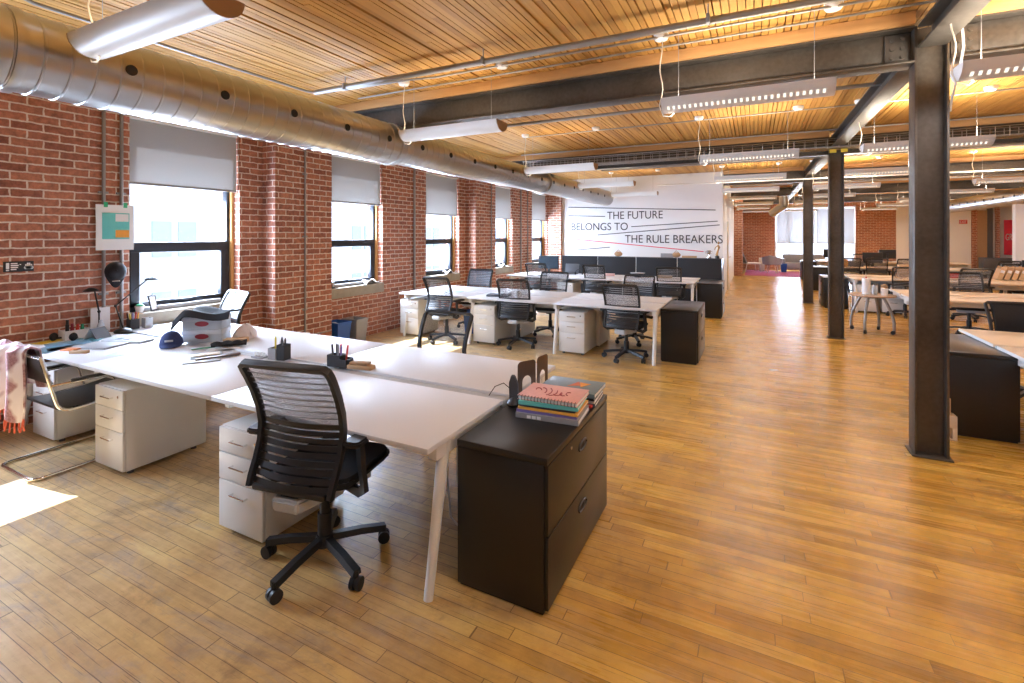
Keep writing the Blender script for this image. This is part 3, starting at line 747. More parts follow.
def make_pedestal():
    t = thing('drawer_pedestal', 'x', 'drawer unit')
    W, D, H = .38, .57, .60
    B().box(0, W, .02, D, .03, H, .006).build('pedestal_body', M['ped'], t)
    f = B()
    for a in (.05, W - .05):
        for b_ in (.07, D - .07): f.cyl((a, b_, 0), (a, b_, .035), .02)
    f.build('pedestal_foot', M['grey_dk'], t)
    zs = ((.035, .30), (.305, .455), (.46, H - .005))
    for k, (a, b_) in enumerate(zs):
        d = B().box(.003, W - .003, 0, .019, a, b_, .004).build('drawer', M['ped'], t)
        zc = b_ - .06
        B().tube([(W / 2 - .06, .0, zc), (W / 2 - .06, -.022, zc), (W / 2 + .06, -.022, zc), (W / 2 + .06, .0, zc)], .005, 6).build('handle', M['chrome'], d)
    B().cyl((W - .06, -.004, H - .05), (W - .06, .004, H - .05), .009).build('lock', M['chrome'], t)
    return t
ped = make_pedestal(); used = False
for (x, y, rz, lab) in ((-4.28, 1.77, 0, 'white drawer pedestal left of the foreground chair, showing its long side'), (-2.72, 1.70, 0, 'white drawer pedestal directly behind the foreground chair'),
                        (-5.38, 1.80, 0, 'white drawer pedestal behind the chrome armchair'), (-1.36, 3.22, PI, 'white drawer pedestal under the rear half of the foreground desk end'),
                        (-5.32, 6.40, 0, 'white drawer pedestal nearest the brick wall in the second row'), (-3.90, 6.42, 0, 'white drawer pedestal between the two left chairs of the second row'),
                        (-2.48, 6.42, 0, 'white drawer pedestal left of the second row chair by the black cabinet'), (-2.05, 7.56, PI, 'white drawer pedestal on the rear side of the second row'),
                        (-3.35, 7.56, PI, 'white drawer pedestal at the rear left of the second row'), (-4.0, 10.25, 0, 'white drawer pedestal under the desk before the dark screens'),
                        (2.0, 12.75, 0, 'grey white drawer pedestal behind the round table'), (2.45, 12.75, 0, 'second grey white drawer pedestal behind the round table')):
    place(ped, used, (x, y, 0), rz, lab, 'drawer pedestals'); used = True

def make_lateral():
    t = thing('file_cabinet', 'x', 'file cabinet')
    W, D, H = .462, .955, .70      # X, Y, Z ; drawers face +X
    B().box(0, W - .012, 0, D, .012, H - .035, .003).build('cabinet_body', M['blk_cab'], t)
    B().box(-.002, W + .006, -.004, D + .004, H - .034, H, .005).build('cabinet_top', M['blk_cab'], t)
    B().box(.01, W - .02, .01, D - .01, 0, .0115).build('plinth', M['blk_cab'], t)
    for a, b_ in ((.025, .345), (.352, H - .038)):
        d = B().box(W - .011, W + .006, .006, D - .006, a, b_, .003).build('drawer', M['blk_cab'], t)
        zc = b_ - .085
        ring = [(W + .008, D / 2 + .062 * math.cos(2 * PI * k / 20), zc + .022 * math.sin(2 * PI * k / 20)) for k in range(20)]
        B().tube(ring, .006, 6, True).build('recessed_pull', M['blk'], d)
        B().cyl((W + .004, D / 2, zc), (W + .0075, D / 2, zc), .03, seg=20).build('pull_recess', M['shadow_gap'], d)
    B().cyl((W + .004, .30, H - .07), (W + .011, .30, H - .07), .008).build('lock', M['chrome'], t)
    return t
lat = make_lateral(); used = False
for (x, y, rz, lab, sy) in ((-1.275, 1.955, 0, 'large black file cabinet in the foreground with books on top', 1), (-1.11, 6.62, 0, 'black file cabinet at the end of the second row desk', 1),
                            (-1.04, 10.5, 0, 'black file cabinet at the end of the desk before the dark screens', 1), (1.91, 6.24, PI, 'black file cabinet behind the nearest column, at the right hand desk end', 1),
                            (1.90, 14.1, PI, 'black file cabinet with pale front beside the third right hand desk', 1), (2.06, 18.1, PI, 'black file cabinet beside the fourth right hand desk', 1), (2.06, 21.8, PI, 'black file cabinet beside the farthest right hand desk', 1)):
    place(lat, used, (x, y, 0), rz, lab, 'black file cabinets'); used = True

# ------------------------------------------------------------------ task chairs
def make_chair(net, solid=False, sheer=False):
    t = thing('office_chair', 'x', 'chair')
    # facing +Y ; column at the origin
    def side(z):     # y position of the back at height z
        pts = [(.44, -.255), (.50, -.235), (.56, -.205), (.64, -.175), (.72, -.165), (.80, -.18), (.88, -.21), (.96, -.25), (1.04, -.30)]
        for (z0, y0), (z1, y1) in zip(pts, pts[1:]):
            if z <= z1: return y0 + (y1 - y0) * (z - z0) / (z1 - z0)
        return pts[-1][1]
    def hw(z): return .222 + .016 * (z - .46) / .5
    path = []
    for z in (.455, .50, .56, .64, .72, .80, .88, .95, .985): path.append((-hw(z), side(z), z))
    path += [(-hw(1.0) + .004, side(1.01), 1.01), (-hw(1) + .022, side(1.02), 1.022), (0, side(1.02) - .012, 1.024)]
    path += [(-p[0], p[1], p[2]) for p in reversed(path[:-1])]
    sec = [(-.011, -.016), (.011, -.016), (.014, 0), (.011, .016), (-.011, .016), (-.014, 0)]
    fb = B(); fb.sweep(path, sec, up=(0, 1, 0))
    fb.box(-.20, .20, -.265, -.235, .445, .475, .01); fb.box(-.05, .05, -.25, -.10, .43, .455, .008)
    fb.build('back_frame', M['blk'], t)
    if sheer:
        B().sheet(lambda u, v: ((-1 + 2 * u) * (hw(.48 + .53 * v) - .01), side(.48 + .53 * v) - .03 * math.sin(PI * u), .48 + .53 * v), 8, 14, .002).build('backrest', net, t)
    elif solid:
        B().sheet(lambda u, v: (-.2 + .4 * u, side(.47 + .545 * v) - .03 * math.sin(PI * u) + .01, .47 + .545 * v), 10, 14, .03).build('backrest', M['blk_cloth'], t)
    else:
        B().sheet(lambda u, v: ((-1 + 2 * u) * (hw(.74 + .27 * v) - .01), side(.74 + .27 * v) - .026 * math.sin(PI * u), .74 + .27 * v), 8, 8, .002).build('backrest', net, t)
        b = B()
        for k in range(9):
            z = .475 + .031 * k
            b.sheet(lambda u, v, z=z: ((-1 + 2 * u) * (hw(z) - .008), side(z + .022 * v) - .03 * math.sin(PI * u), z + .0235 * v), 8, 1, .004)
        b.build('back_slat', M['blk'], t)
        b = B()
        for k in range(8):
            z = .775 + .029 * k
            b.tube([((-1 + 2 * u / 8) * (hw(z) - .008), side(z) - .03 * math.sin(PI * u / 8) + .004, z) for u in range(9)], .003, 5)
        b.build('back_wire', M['grey_plastic'], t)
    # seat
    def rr(a, bx, r=.09, n=5):
        out = []
        for cx, cy, a0 in ((a - r, bx - r, 0), (-a + r, bx - r, PI / 2), (-a + r, -bx + r, PI), (a - r, -bx + r, 3 * PI / 2)):
            for k in range(n + 1): out.append((cx + r * math.cos(a0 + PI / 2 * k / n), cy + r * math.sin(a0 + PI / 2 * k / n)))
        return out
    B().prism([(x, y + .06) for x, y in rr(.24, .225)], .435, .485, 'Z', bev=.018).build('seat', M['blk_cloth'], t)
    B().prism([(-.07, -.28), (.07, -.28), (.20, .12), (-.20, .12)], .375, .434, 'Z', bev=.012).build('seat_pan', M['grey_plastic'], t)
    B().prism([(-.06, -.20), (.06, -.20), (.055, .1), (-.055, .1)], .36, .396, 'Z', bev=.01).build('mechanism', M['blk'], t)
    for s in (-1, 1):
        a = B().sweep([(s * .16, -.04, .415), (s * .245, -.06, .40), (s * .285, -.08, .43), (s * .287, -.11, .55), (s * .28, -.11, .655)], [(-.02, -.012), (.02, -.012), (.02, .012), (-.02, .012)], up=(0, 1, 0)).build('armrest', M['blk'], t)
        B().prism([(x * .46 + s * .275, y * .58 - .06) for x, y in rr(.10, .22, .06)], .655, .682, 'Z', bev=.008).build('arm_pad', M['blk'], a)
    B().cyl((0, 0, .12), (0, 0, .37), .024).cyl((0, 0, .10), (0, 0, .24), .034).build('gas_column', M['blk'], t)
    b = B(); b.cyl((0, 0, .085), (0, 0, .135), .05, .04, 18)
    for k in range(5):
        a = math.radians(-97 + 72 * k); c, s_ = math.cos(a), math.sin(a)
        b.sweep([(c * .03, s_ * .03, .115), (c * .18, s_ * .18, .10), (c * .305, s_ * .305, .078)], [(-.024, -.014), (.024, -.014), (.017, .014), (-.017, .014)], up=(0, 0, 1))
        b.cyl((c * .30, s_ * .30, .05), (c * .30, s_ * .30, .085), .012)
    b.build('chair_base', M['blk'], t)
    for k in range(5):
        a = math.radians(-97 + 72 * k); c, s_ = math.cos(a), math.sin(a)
        ang = a + (.5 if k % 2 else 1.3)
        dx, dy = math.cos(ang), math.sin(ang); x, y = c * .30, s_ * .30
        w = B(); w.cyl((x - dx * .024, y - dy * .024, .03), (x - dx * .006, y - dy * .006, .03), .03, seg=18); w.cyl((x + dx * .006, y + dy * .006, .03), (x + dx * .024, y + dy * .024, .03), .03, seg=18)
        w.cyl((x - dx * .006, y - dy * .006, .034), (x + dx * .006, y + dy * .006, .034), .022, seg=12)
        w.build('caster', M['blk'], t)
    return t
ch = make_chair(M['net']); used = False
spots = [(-1.98, 1.79, math.radians(10), 'black mesh office chair in the foreground, pulled up to the near desk'),
         (-4.35, 6.36, math.radians(-4), 'black mesh office chair nearest the brick wall in the second row'),
         (-3.20, 6.58, math.radians(8), 'black mesh office chair in the middle of the second row front'),
         (-1.55, 6.55, math.radians(-5), 'black mesh office chair at the second row, next to the black cabinet'),
         (-3.08, 7.58, PI + .1, 'black office chair on the rear side of the second row, middle'),
         (-1.67, 7.60, PI - .08, 'black office chair on the rear side of the second row, right'),
         (-4.50, 10.40, 0.05, 'black mesh office chair at the screened desk, in front of the left monitor'),
         (-3.10, 10.40, -.05, 'black mesh office chair in the middle of the screened desk'),
         (-1.55, 10.36, .04, 'black mesh office chair at the right end of the screened desk'),
         (3.80, 12.55, .1, 'black framed office chair at the third right hand desk, near the cardboard files'),
         (2.78, 12.50, -.06, 'black framed office chair at the third right hand desk, behind the paper towel roll'),
         (2.40, 16.6, .1, 'leftmost black office chair at the fourth right hand desk'),
         (3.10, 16.85, -.12, 'second black office chair from the left at the fourth right hand desk'),
         (3.72, 16.7, .05, 'third black office chair from the left at the fourth right hand desk'),
         (3.25, 10.75, PI, 'black office chair behind the second right hand desk, left one'),
         (5.6, 16.5, .3, 'black office chair before the white partition'),
         (5.2, 14.3, PI, 'black office chair behind the cardboard files'),
         (3.6, 9.0, .2, 'black office chair tucked under the second right hand desk'),
         (5.0, 20.3, .1, 'black office chair at the farthest right hand desk'),
         (3.3, 20.3, -.1, 'black office chair at the farthest right hand desk, left one')]
for (x, y, rz, lab) in spots:
    o = place(ch, used, (x, y, 0), rz, lab, 'black office chairs'); used = True
    if y < 2: first = o
first.scale = (1.02, 1.02, 1.055)
cb_ = make_chair(M['net_blue']); tag(cb_, 'slate mesh office chair at the rear of the second row, left', 'chair', 'black office chairs'); cb_.location = (-4.6, 7.62, 0); cb_.rotation_euler = (0, 0, PI + .05)
cv = make_chair(mesh_mat('sheer black net', (.03, .03, .03), .07, 150.0, 120.0), False, True); tag(cv, 'black framed office chair with sheer see-through back behind the foreground desk', 'chair', 'black office chairs'); cv.location = (-2.47, 3.36, 0); cv.scale = (1.04, 1, .955); cv.rotation_euler = (0, 0, PI)
cs = make_chair(M['net'], True); tag(cs, 'black upholstered office chair at the right edge behind the nearest pale desk', 'chair', 'black office chairs'); cs.location = (2.49, 6.70, 0); cs.scale = (1, 1, .93); cs.rotation_euler = (0, 0, PI + .05)
cw = make_chair(M['net_white']); tag(cw, 'silver mesh office chair between the cluttered desk and the window', 'chair'); cw.location = (-5.36, 3.28, 0); cw.rotation_euler = (0, 0, PI - .15)

# chrome cantilever armchair with scarf
cc = thing('cantilever_armchair', 'chrome cantilever armchair with black leather seat, scarf over its back', 'chair', (-4.63, 1.80, .0), 0)
def rounded(pts, r=.05, n=5):
    P = [Vector(p) for p in pts]; out = [P[0]]
    for a, b_, c in zip(P, P[1:], P[2:]):
        d1 = (a - b_).normalized(); d2 = (c - b_).normalized(); rr = min(r, (a - b_).length / 2.1, (c - b_).length / 2.1)
        s, e = b_ + d1 * rr, b_ + d2 * rr
        for k in range(n + 1):
            u = k / n; out.append(s * (1 - u) ** 2 + b_ * 2 * u * (1 - u) + e * u ** 2)
    out.append(P[-1]); return out
fr = B()
fr.tube(rounded([(-.27, .30, .46), (-.27, .33, .012), (-.27, -.34, .012), (.27, -.34, .012), (.27, .33, .012), (.27, .30, .46)], .07), .0115, 10)
for s in (-1, 1): fr.tube(rounded([(s * .27, .30, .46), (s * .27, -.20, .43), (s * .27, -.30, .84)], .08), .0115, 10)
fr.tube([(-.27, -.297, .83), (.27, -.297, .83)], .0115, 10)
fr.build('chair_frame', M['chrome'], cc)
for s in (-1, 1):
    a = B().tube(rounded([(s * .275, -.25, .63), (s * .29, .12, .63), (s * .27, .16, .43)], .06), .010, 8).build('armrest', M['chrome'], cc)
    B().box(s * .285 - .02, s * .285 + .02, -.14, .10, .637, .655, .008).build('arm_pad', M['leather'], a)
B().sheet(lambda u, v: (-.26 + .52 * u, -.20 + .50 * v, .452 - .02 * math.sin(PI * v) + .02 * v), 6, 10, .014).build('seat', M['leather'], cc)
B().sheet(lambda u, v: (-.26 + .52 * u, -.235 - .065 * v - .015 * math.sin(PI * v), .64 + .20 * v), 6, 10, .014).build('backrest', M['leather'], cc)
sm, nt, out = newmat('pink tweed wool')
nz = N(nt, 'ShaderNodeTexNoise', i_Scale=70.0, i_Detail=5.0); nt.links.new(objco(nt), nz.inputs['Vector'])
n2 = N(nt, 'ShaderNodeTexNoise', i_Scale=6.0, i_Detail=2.0); nt.links.new(objco(nt), n2.inputs['Vector'])
cA = mixc(nt, nz.outputs[0], (.10, .012, .025), (.66, .42, .45))
sx = N(nt, 'ShaderNodeSeparateXYZ'); nt.links.new(objco(nt), sx.inputs[0])
wv = math_n(nt, 'SINE', math_n(nt, 'ADD', math_n(nt, 'MULTIPLY', sx.outputs[0], 30.0), math_n(nt, 'MULTIPLY', n2.outputs[0], 7.0)))
mrx = N(nt, 'ShaderNodeMapRange', i_1=-.75, i_2=-.15); nt.links.new(wv, mrx.inputs[0])
principled(nt, out, mixc(nt, mrx.outputs[0], (.82, .76, .79), cA), .95)
def scarf(u, v):
    x = -.40 + .49 * u + .02 * math.sin(v * 7)
    fold = .030 * math.sin(u * 15 + v * 1.5)
    if v < .45:   # rear side going down
        z = .865 - (.45 - v) / .45 * (.46 + .04 * math.sin(u * 9)); y = -.335 - .03 * (.45 - v) + fold
    elif v < .55:
        q = (v - .45) / .1; z = .865 + .022 * math.sin(PI * q) + .3 * fold; y = -.335 + .085 * q + fold * (1 - q)
    else:
        q = (v - .55) / .45; z = .865 - .30 * q; y = -.25 + .06 * q + .6 * fold * q + .012
    return (x, y, z)
sf = B().sheet(scarf, 30, 34, .012).build('wool_scarf', sm)
fb_ = B()
for q in range(26):
    p0 = Vector(scarf(q / 25, 0)); fb_.tube([p0 + Vector((0, 0, .01)), p0 + Vector((R.uniform(-.008, .008), -.004, -.03)), p0 + Vector((R.uniform(-.014, .014), -.004 + R.uniform(-.01, .01), -.07))], .0055, 5)
fb_.build('fringe', simple('coral wool', (.72, .16, .09), .95), sf)
sf.location = (-4.63, 1.80, 0)
tag(sf, 'pink and white tweed scarf draped over the chrome armchair back', 'scarf')

# ------------------------------------------------------------------ things on / near the foreground cabinet
ZT = .70
def book(name, label, x, y, z, w, d, h, rz, cover, group, spiral=False, spine=None, page=True):
    t = thing(name, label, 'book', (x, y, z), rz, group)
    c = B(); c.box(-w / 2, w / 2, -d / 2, d / 2, 0, .0025, .0008); c.box(-w / 2, w / 2, -d / 2, d / 2, h - .0025, h, .0008)
    if not spiral: c.box(-w / 2, -w / 2 + .003, -d / 2, d / 2, .001, h - .001)   # bound on the -X side
    c.build('cover', cover, t)
    B().box(-w / 2 + .004, w / 2 - .003, -d / 2 + .003, d / 2 - .003, .0026, h - .0026).build('page_block', M['paper'], t)
    if spiral:
        b = B()
        for k in range(18):
            yy = -d / 2 + d * (k + .5) / 18
            b.tube([(-w / 2 + .004 + (h / 2 + .002) * math.cos(a * PI / 6), yy, h / 2 + (h / 2 + .002) * math.sin(a * PI / 6)) for a in range(12)], .0018, 5, True)
        b.build('spiral_binding', M['blk'], t)
    return t
g = 'books stacked on the foreground cabinet'
rz = math.radians(90 + 4)   # bound edges face the camera
bx, by = -.985, 2.47
z = ZT + .001
cvr = [('grey book with a pale title on its spine, bottom of the front stack', .345, .25, .028, M['grey_mid']), ('violet thin book, second from the bottom of the front stack', .33, .25, .014, M['purple']),
       ('amber thin book in the front stack', .33, .24, .013, M['amber']), ('dark grey notebook in the front stack', .31, .235, .013, M['grey_dk']), ('teal book under the spiral sketchbook', .325, .235, .02, M['teal'])]
k = 0
for lab, d, w, h, m in cvr:
    bk = book('book', lab, bx + R.uniform(-.008, .008), by + R.uniform(-.008, .008), z, w, d, h, rz + R.uniform(-.04, .04), m, g); 
    if k == 0:
        for q in range(3): B().box(-w / 2 - .0008, -w / 2 + .001, .03 + .028 * q, .052 + .028 * q, .004, .02).build('spine_title', M['paper'], bk)
    z += h + .0006; k += 1
sk = book('sketchbook', 'pink spiral bound sketchbook on top of the front stack', bx, by + .005, z, .24, .335, .022, rz - .03, M['pink'], g, spiral=True)
b = B()
for q in range(7):
    a = q * .9; b.tube([(-.02 + .045 * math.cos(a + j * .5) + .006 * j, -.09 + .03 * q + .02 * math.sin(a + j * .6), .0225) for j in range(6)], .003, 5)
b.build('cover_drawing', M['darkred'], sk)
z = ZT + .001; bx2, by2 = -.98, 2.755
for lab, h, m in (('black bound book at the bottom of the back stack', .02, M['grey_dk']), ('pale paperback in the middle of the back stack', .016, M['paper']), ('slim dark book in the back stack', .014, M['blk'])):
    book('book', lab, bx2 + R.uniform(-.006, .006), by2 + R.uniform(-.006, .006), z, .24, .33, h, rz + R.uniform(-.04, .04), m, g); z += h + .0006
tb = book('art_book', 'grey blue art book with orange triangles, on top of the back stack', bx2, by2 + .01, z, .25, .345, .024, rz - .05, simple('slate cover', (.17, .23, .25), .4, 0, .15, 30), g)
B().prism([(-.03, -.06), (.05, -.10), (.06, -.03)], .0242, .0255).build('cover_triangle', M['orange'], tb)
B().prism([(.0, -.05), (.07, -.02), (-.04, .02)], .0242, .025).build('cover_triangle', simple('rust print', (.6, .16, .06), .5), tb)
bs = tag(B().box(-.02, .02, -.012, .012, 0, .016, .004).build('eraser', M['redp']), 'small red block lying between the two book stacks', 'eraser'); bs.location = (-.852, 2.615, ZT + .0782 - .06)
bs.location = (-.838, 2.64, ZT + .001)
def bookend(label, x, y, rz):
    t = thing('bookend', label, 'bookend', (x, y, ZT + .001), rz, 'steel bookends')
    poly = []
    for q in range(0, 9): a = PI * q / 16; poly.append((.045 + .025 * math.cos(a), .19 + .025 * math.sin(a)))
    for q in range(0, 9): a = PI / 2 + PI * q / 16; poly.append((-.045 + .025 * math.cos(a), .19 + .025 * math.sin(a)))
    poly += [(-.07, 0), (-.035, 0), (-.035, .09)]
    poly += [(-.035 + .035 - .035 * math.cos(PI * q / 8), .09 + .035 * math.sin(PI * q / 8)) for q in range(1, 8)]
    poly += [(.035, .09), (.035, 0), (.07, 0)]
    B().prism(poly, -.001, .001, 'Y').build('upright_plate', M['brown_metal'], t)
    B().box(-.035, .035, -.095, -.001, 0, .002).build('base_plate', M['brown_metal'], t)
bookend('brown steel bookend with a cut-out, left of the pair on the foreground cabinet', -1.235, 2.66, math.radians(64))
bookend('brown steel bookend with a cut-out, right of the pair on the foreground cabinet', -1.20, 2.82, math.radians(84))
dk = thing('phone_dock', 'black curved phone dock with a cable at the back edge of the foreground cabinet', 'dock', (-1.235, 2.49, ZT + .001), .3)
B().lathe([(.0, 0), (.042, 0), (.045, .012), (.03, .03), (.018, .05), (.0, .055)], seg=20).build('dock_base', M['blk'], dk)
B().prism([(-.028, .01), (.028, .01), (.026, .12), (.012, .165), (0, .17), (-.012, .165), (-.026, .12)], -.008, .01, 'Y', TR(0, .0, .02, .25), .004).build('dock_shell', M['grey_dk'], dk)
B().tube([(-.02, .02, .08), (-.07, .04, .11), (-.12, .03, .09), (-.15, .0, .045)], .0025, 5).build('dock_cable', M['blk'], dk)

# pencil holders
ZD = .7305
def pens(t, spots, h0, seedcols):
    for (x, y, l, lean), m in zip(spots, seedcols):
        p = thing_part_pen(x, y, l, lean, m, h0, t)
def pen(label, x, y, z, l, ax, ay, m, group):
    t = thing('pen', label, 'pen', (x, y, z), 0, group)
    d = Vector((ax, ay, 1)).normalized()
    b = B(); b.cyl((0, 0, 0), d * l, .0058, seg=8); b.cyl(d * l, d * (l + .012), .0058, .0025, 8); b.build('pen_barrel', m, t)
    B().cyl(d * (l * .62), d * (l * 1.0), .0068, seg=8).build('pen_cap', m, t)
h1 = thing('pencil_cup', 'black and grey pencil cup with a yellow highlighter beside the foreground chair back', 'pencil holder', (-3.25, 2.50, ZD), .2)
def cup(t, w, d, h, m, off=0.0):
    b = B(); th = .003
    b.box(off - w / 2, off + w / 2, -d / 2, d / 2, 0, .004); b.box(off - w / 2, off - w / 2 + th, -d / 2, d / 2, .004, h); b.box(off + w / 2 - th, off + w / 2, -d / 2, d / 2, .004, h)
    b.box(off - w / 2 + th, off + w / 2 - th, -d / 2, -d / 2 + th, .004, h); b.box(off - w / 2 + th, off + w / 2 - th, d / 2 - th, d / 2, .004, h)
    b.build('cup_wall', m, t)
cup(h1, .07, .07, .115, M['blk'], .04); cup(h1, .07, .07, .085, M['grey_mid'], -.04)
for (dx, dy, l, ax, ay, m, lab) in ((-.045, 0, .15, -.04, .05, M['yellow'], 'yellow highlighter standing in the grey cup by the chair back'), (-.025, .02, .13, .12, .0, M['paper'], 'white pen in the grey cup by the chair back'),
                               (.03, .0, .155, -.02, .02, M['blk'], 'black pen in the black cup by the chair back, left one'), (.055, .01, .15, .05, -.04, M['blk'], 'black pen in the black cup by the chair back, right one'), (.045, -.02, .135, .1, .05, M['grey_dk'], 'dark pencil in the black cup by the chair back')):
    pen(lab, -3.25 + dx, 2.50 + dy, ZD + .005, l, ax, ay, m, 'pens in the cup by the chair back')
h2 = thing('desk_organiser', 'black desk organiser holding pens in the middle of the foreground desk', 'pencil holder', (-2.68, 2.56, ZD), .15)
cup(h2, .11, .07, .085, M['blk'], -.03); cup(h2, .06, .09, .06, M['blk'], .055)
for (dx, dy, l, ax, ay, m, lab) in ((-.06, 0, .14, -.12, .0, M['blk'], 'black pen leaning left in the desk organiser'), (-.045, .015, .14, -.06, .05, M['grey_dk'], 'grey pen in the desk organiser'), (-.02, 0, .14, .0, .04, M['grey_mid'], 'silver pen in the desk organiser'),
                               (-.005, .01, .145, .05, .0, M['redp'], 'red pen in the desk organiser'), (.01, -.01, .14, .1, .03, M['purple'], 'violet pen in the desk organiser'), (.055, .0, .15, .16, .0, M['redp'], 'red pencil leaning right in the desk organiser')):
    pen(lab, -2.68 + dx, 2.56 + dy, ZD + .005, l, ax, ay, m, 'pens in the desk organiser')
wd = thing('wooden_block', 'flat tan wooden pieces lying right of the desk organiser', 'wood block', (-2.50, 2.58, ZD), .2)
B().box(-.09, .10, -.035, .035, 0, .028, .003).build('block', M['cardboard'], wd); B().box(-.08, .06, -.02, .045, .029, .045, .003).build('block', M['tan'], wd)
sd = thing('stamp_tray', 'row of small white dispensers beside the pencil cup', 'desk tray', (-3.42, 2.46, ZD), .1)
B().box(-.06, .06, -.03, .03, 0, .015, .004).build('tray_base', M['grey_mid'], sd)
for q in range(4): B().cyl((-.045 + .03 * q, 0, .015), (-.045 + .03 * q, 0, .045), .009, .006).build('peg', M['white'], sd)

# cable below the foreground desk
pipe('power_cable', 'white cable hanging below the foreground desk to the floor by its leg', [(-1.80, 2.52, .56), (-1.72, 2.5, .3), (-1.66, 2.45, .12), (-1.60, 2.38, .015), (-1.45, 2.30, .008), (-1.33, 2.34, .008), (-1.28, 2.45, .008)], .006, M['ivory'], 'cable')

# ------------------------------------------------------------------ clutter on the window end of the desk
def flat(name, label, cat, x, y, w, d, h, rz, m, z=ZD, group=None):
    o = B().box(-w / 2, w / 2, -d / 2, d / 2, 0, h, min(.002, h * .3)).build(name, m); o.location = (x, y, z); o.rotation_euler = (0, 0, rz)
    return tag(o, label, cat, group)
pg = 'loose papers on the cluttered desk'
flat('paper_sheet', 'white paper at the front left corner of the cluttered desk', 'paper', -5.50, 1.90, .21, .28, .001, .3, M['paper'], group=pg)
flat('magazine', 'blue and white magazine lying at the left of the cluttered desk', 'magazine', -5.34, 2.02, .22, .29, .006, -.25, simple('magazine cover', (.16, .30, .42), .4, 0, .8, 18))
flat('paper_sheet', 'dark printed sheet left of the colour packet', 'paper', -5.22, 1.84, .21, .28, .001, .5, simple('print', (.10, .17, .20), .5, 0, .8, 25), group=pg)
flat('paper_sheet', 'pale sheet behind the magazine', 'paper', -5.48, 2.20, .21, .28, .001, -.1, M['paper'], group=pg)
flat('colour_packet', 'orange and red packet beside the wooden block on the cluttered desk', 'packet', -5.04, 1.92, .11, .08, .012, .4, simple('packet print', (.75, .20, .07), .5, 0, .8, 25))
flat('wooden_block', 'narrow tan wooden block at the front edge of the cluttered desk', 'wood block', -4.84, 1.90, .13, .04, .022, .55, M['tan'])
flat('magazine', 'dark teal magazine lying between the folded paper and the left edge', 'magazine', -5.36, 2.16, .20, .27, .005, .9, simple('teal magazine', (.06, .20, .23), .4, 0, .7, 20))
flat('paper_sheet', 'grey printed sheet in front of the closed laptop', 'paper', -5.16, 1.97, .20, .27, .001, -.5, simple('grey print', (.30, .34, .38), .5, 0, .6, 30), group='loose papers on the cluttered desk')
flat('yellow_envelope', 'yellow envelope at the brick wall end of the desk', 'envelope', -5.60, 1.98, .12, .20, .004, .3, M['yellow'])
lp = thing('laptop', 'closed grey laptop lying on the cluttered desk', 'laptop', (-4.98, 2.10, ZD), .35)
B().box(-.16, .16, -.11, .11, 0, .009, .003).build('laptop_base', M['grey_mid'], lp); B().box(-.16, .16, -.11, .11, .0095, .016, .003).build('laptop_lid', M['grey_mid'], lp)
cl = thing('control_pad', 'pale grey pad with three dark squares behind the laptop', 'desk pad', (-4.98, 2.30, ZD), .35)
B().box(-.19, .19, -.075, .075, 0, .022, .006).build('pad_body', M['grey_plastic'], cl)
for q in (-1, 0, 1): B().box(q * .085 - .028, q * .085 + .028, -.02, .045, .0222, .0235).build('dark_square', M['grey_dk'], cl)
hp = thing('headphones', 'black headphones lying by the brick wall', 'headphones', (-5.52, 2.06, ZD), .5)
B().tube([(.085 * math.cos(a * PI / 10), .085 * math.sin(a * PI / 10), .02) for a in range(11)], .009, 8).build('headband', M['blk'], hp)
for s in (-1, 1): B().lathe([(0, -.016), (.03, -.014), (.038, 0), (.03, .014), (0, .016)], (s * .085, -.01, .04), 18, Euler((0, PI / 2, 0)).to_matrix().to_4x4()).build('ear_cup', M['blk_cloth'], hp)
fp = thing('folded_paper', 'folded white paper standing like a tent beside the lamp', 'paper', (-5.40, 2.24, ZD), .4)
B().prism([(-.07, 0), (.0, .10), (.003, .10), (-.062, 0)], -.06, .09, 'Y').build('paper_leaf', M['paper'], fp); B().prism([(.07, 0), (.0, .10), (-.003, .10), (.062, 0)], -.06, .09, 'Y').build('paper_leaf', M['grey_dk'], fp)
tr = thing('supply_box', 'white cardboard box of desk supplies against the brick wall', 'box', (-5.60, 2.17, ZD), 0)
b = B(); b.box(-.06, .06, -.10, .10, 0, .004); b.box(-.06, -.055, -.1, .1, .004, .08); b.box(.055, .06, -.1, .1, .004, .08); b.box(-.055, .055, -.1, -.095, .004, .08); b.box(-.055, .055, .095, .1, .004, .08)
b.build('box_wall', M['paper'], tr)
for (yy, h, m, lab) in ((-.06, .17, M['blk'], 'black marker standing in the supply box'), (-.025, .13, M['darkred'], 'maroon marker standing in the supply box'), (.015, .12, M['redp'], 'red bottle cap marker standing in the supply box'), (.05, .115, M['greenp'], 'green marker standing in the supply box')):
    o = B().cyl((0, 0, 0), (0, 0, h * .75), .014).cyl((0, 0, h * .75), (0, 0, h), .011).build('marker', m); o.location = (-5.60, 2.17 + yy, ZD + .005); tag(o, lab, 'marker', 'markers in the supply box')
def lamp(label, x, y, rz, pts, hd, m):
    t = thing('desk_lamp', label, 'desk lamp', (x, y, ZD), rz)
    B().lathe([(0, 0), (.07, 0), (.075, .01), (.06, .03), (.02, .045), (.0, .046)], seg=24).build('lamp_base', m, t)
    b = B(); b.tube(pts, .007, 8)
    for p in pts[1:-1]: b.ball(p, .014, seg=10)
    b.build('lamp_arm', m, t)
    s = B().lathe([(0, .028), (.02, .026), (.05, .008), (.062, -.004), (.058, -.006), (.045, .004), (.0, .012)], hd, 24).build('lamp_shade', m, t)
    return t
lamp('thin black desk lamp with flat shade by the brick wall, left one', -5.58, 2.34, 0, [(0, 0, .04), (0, 0, .22), (-.01, -.03, .42)], (-.01, -.06, .425), M['blk'])
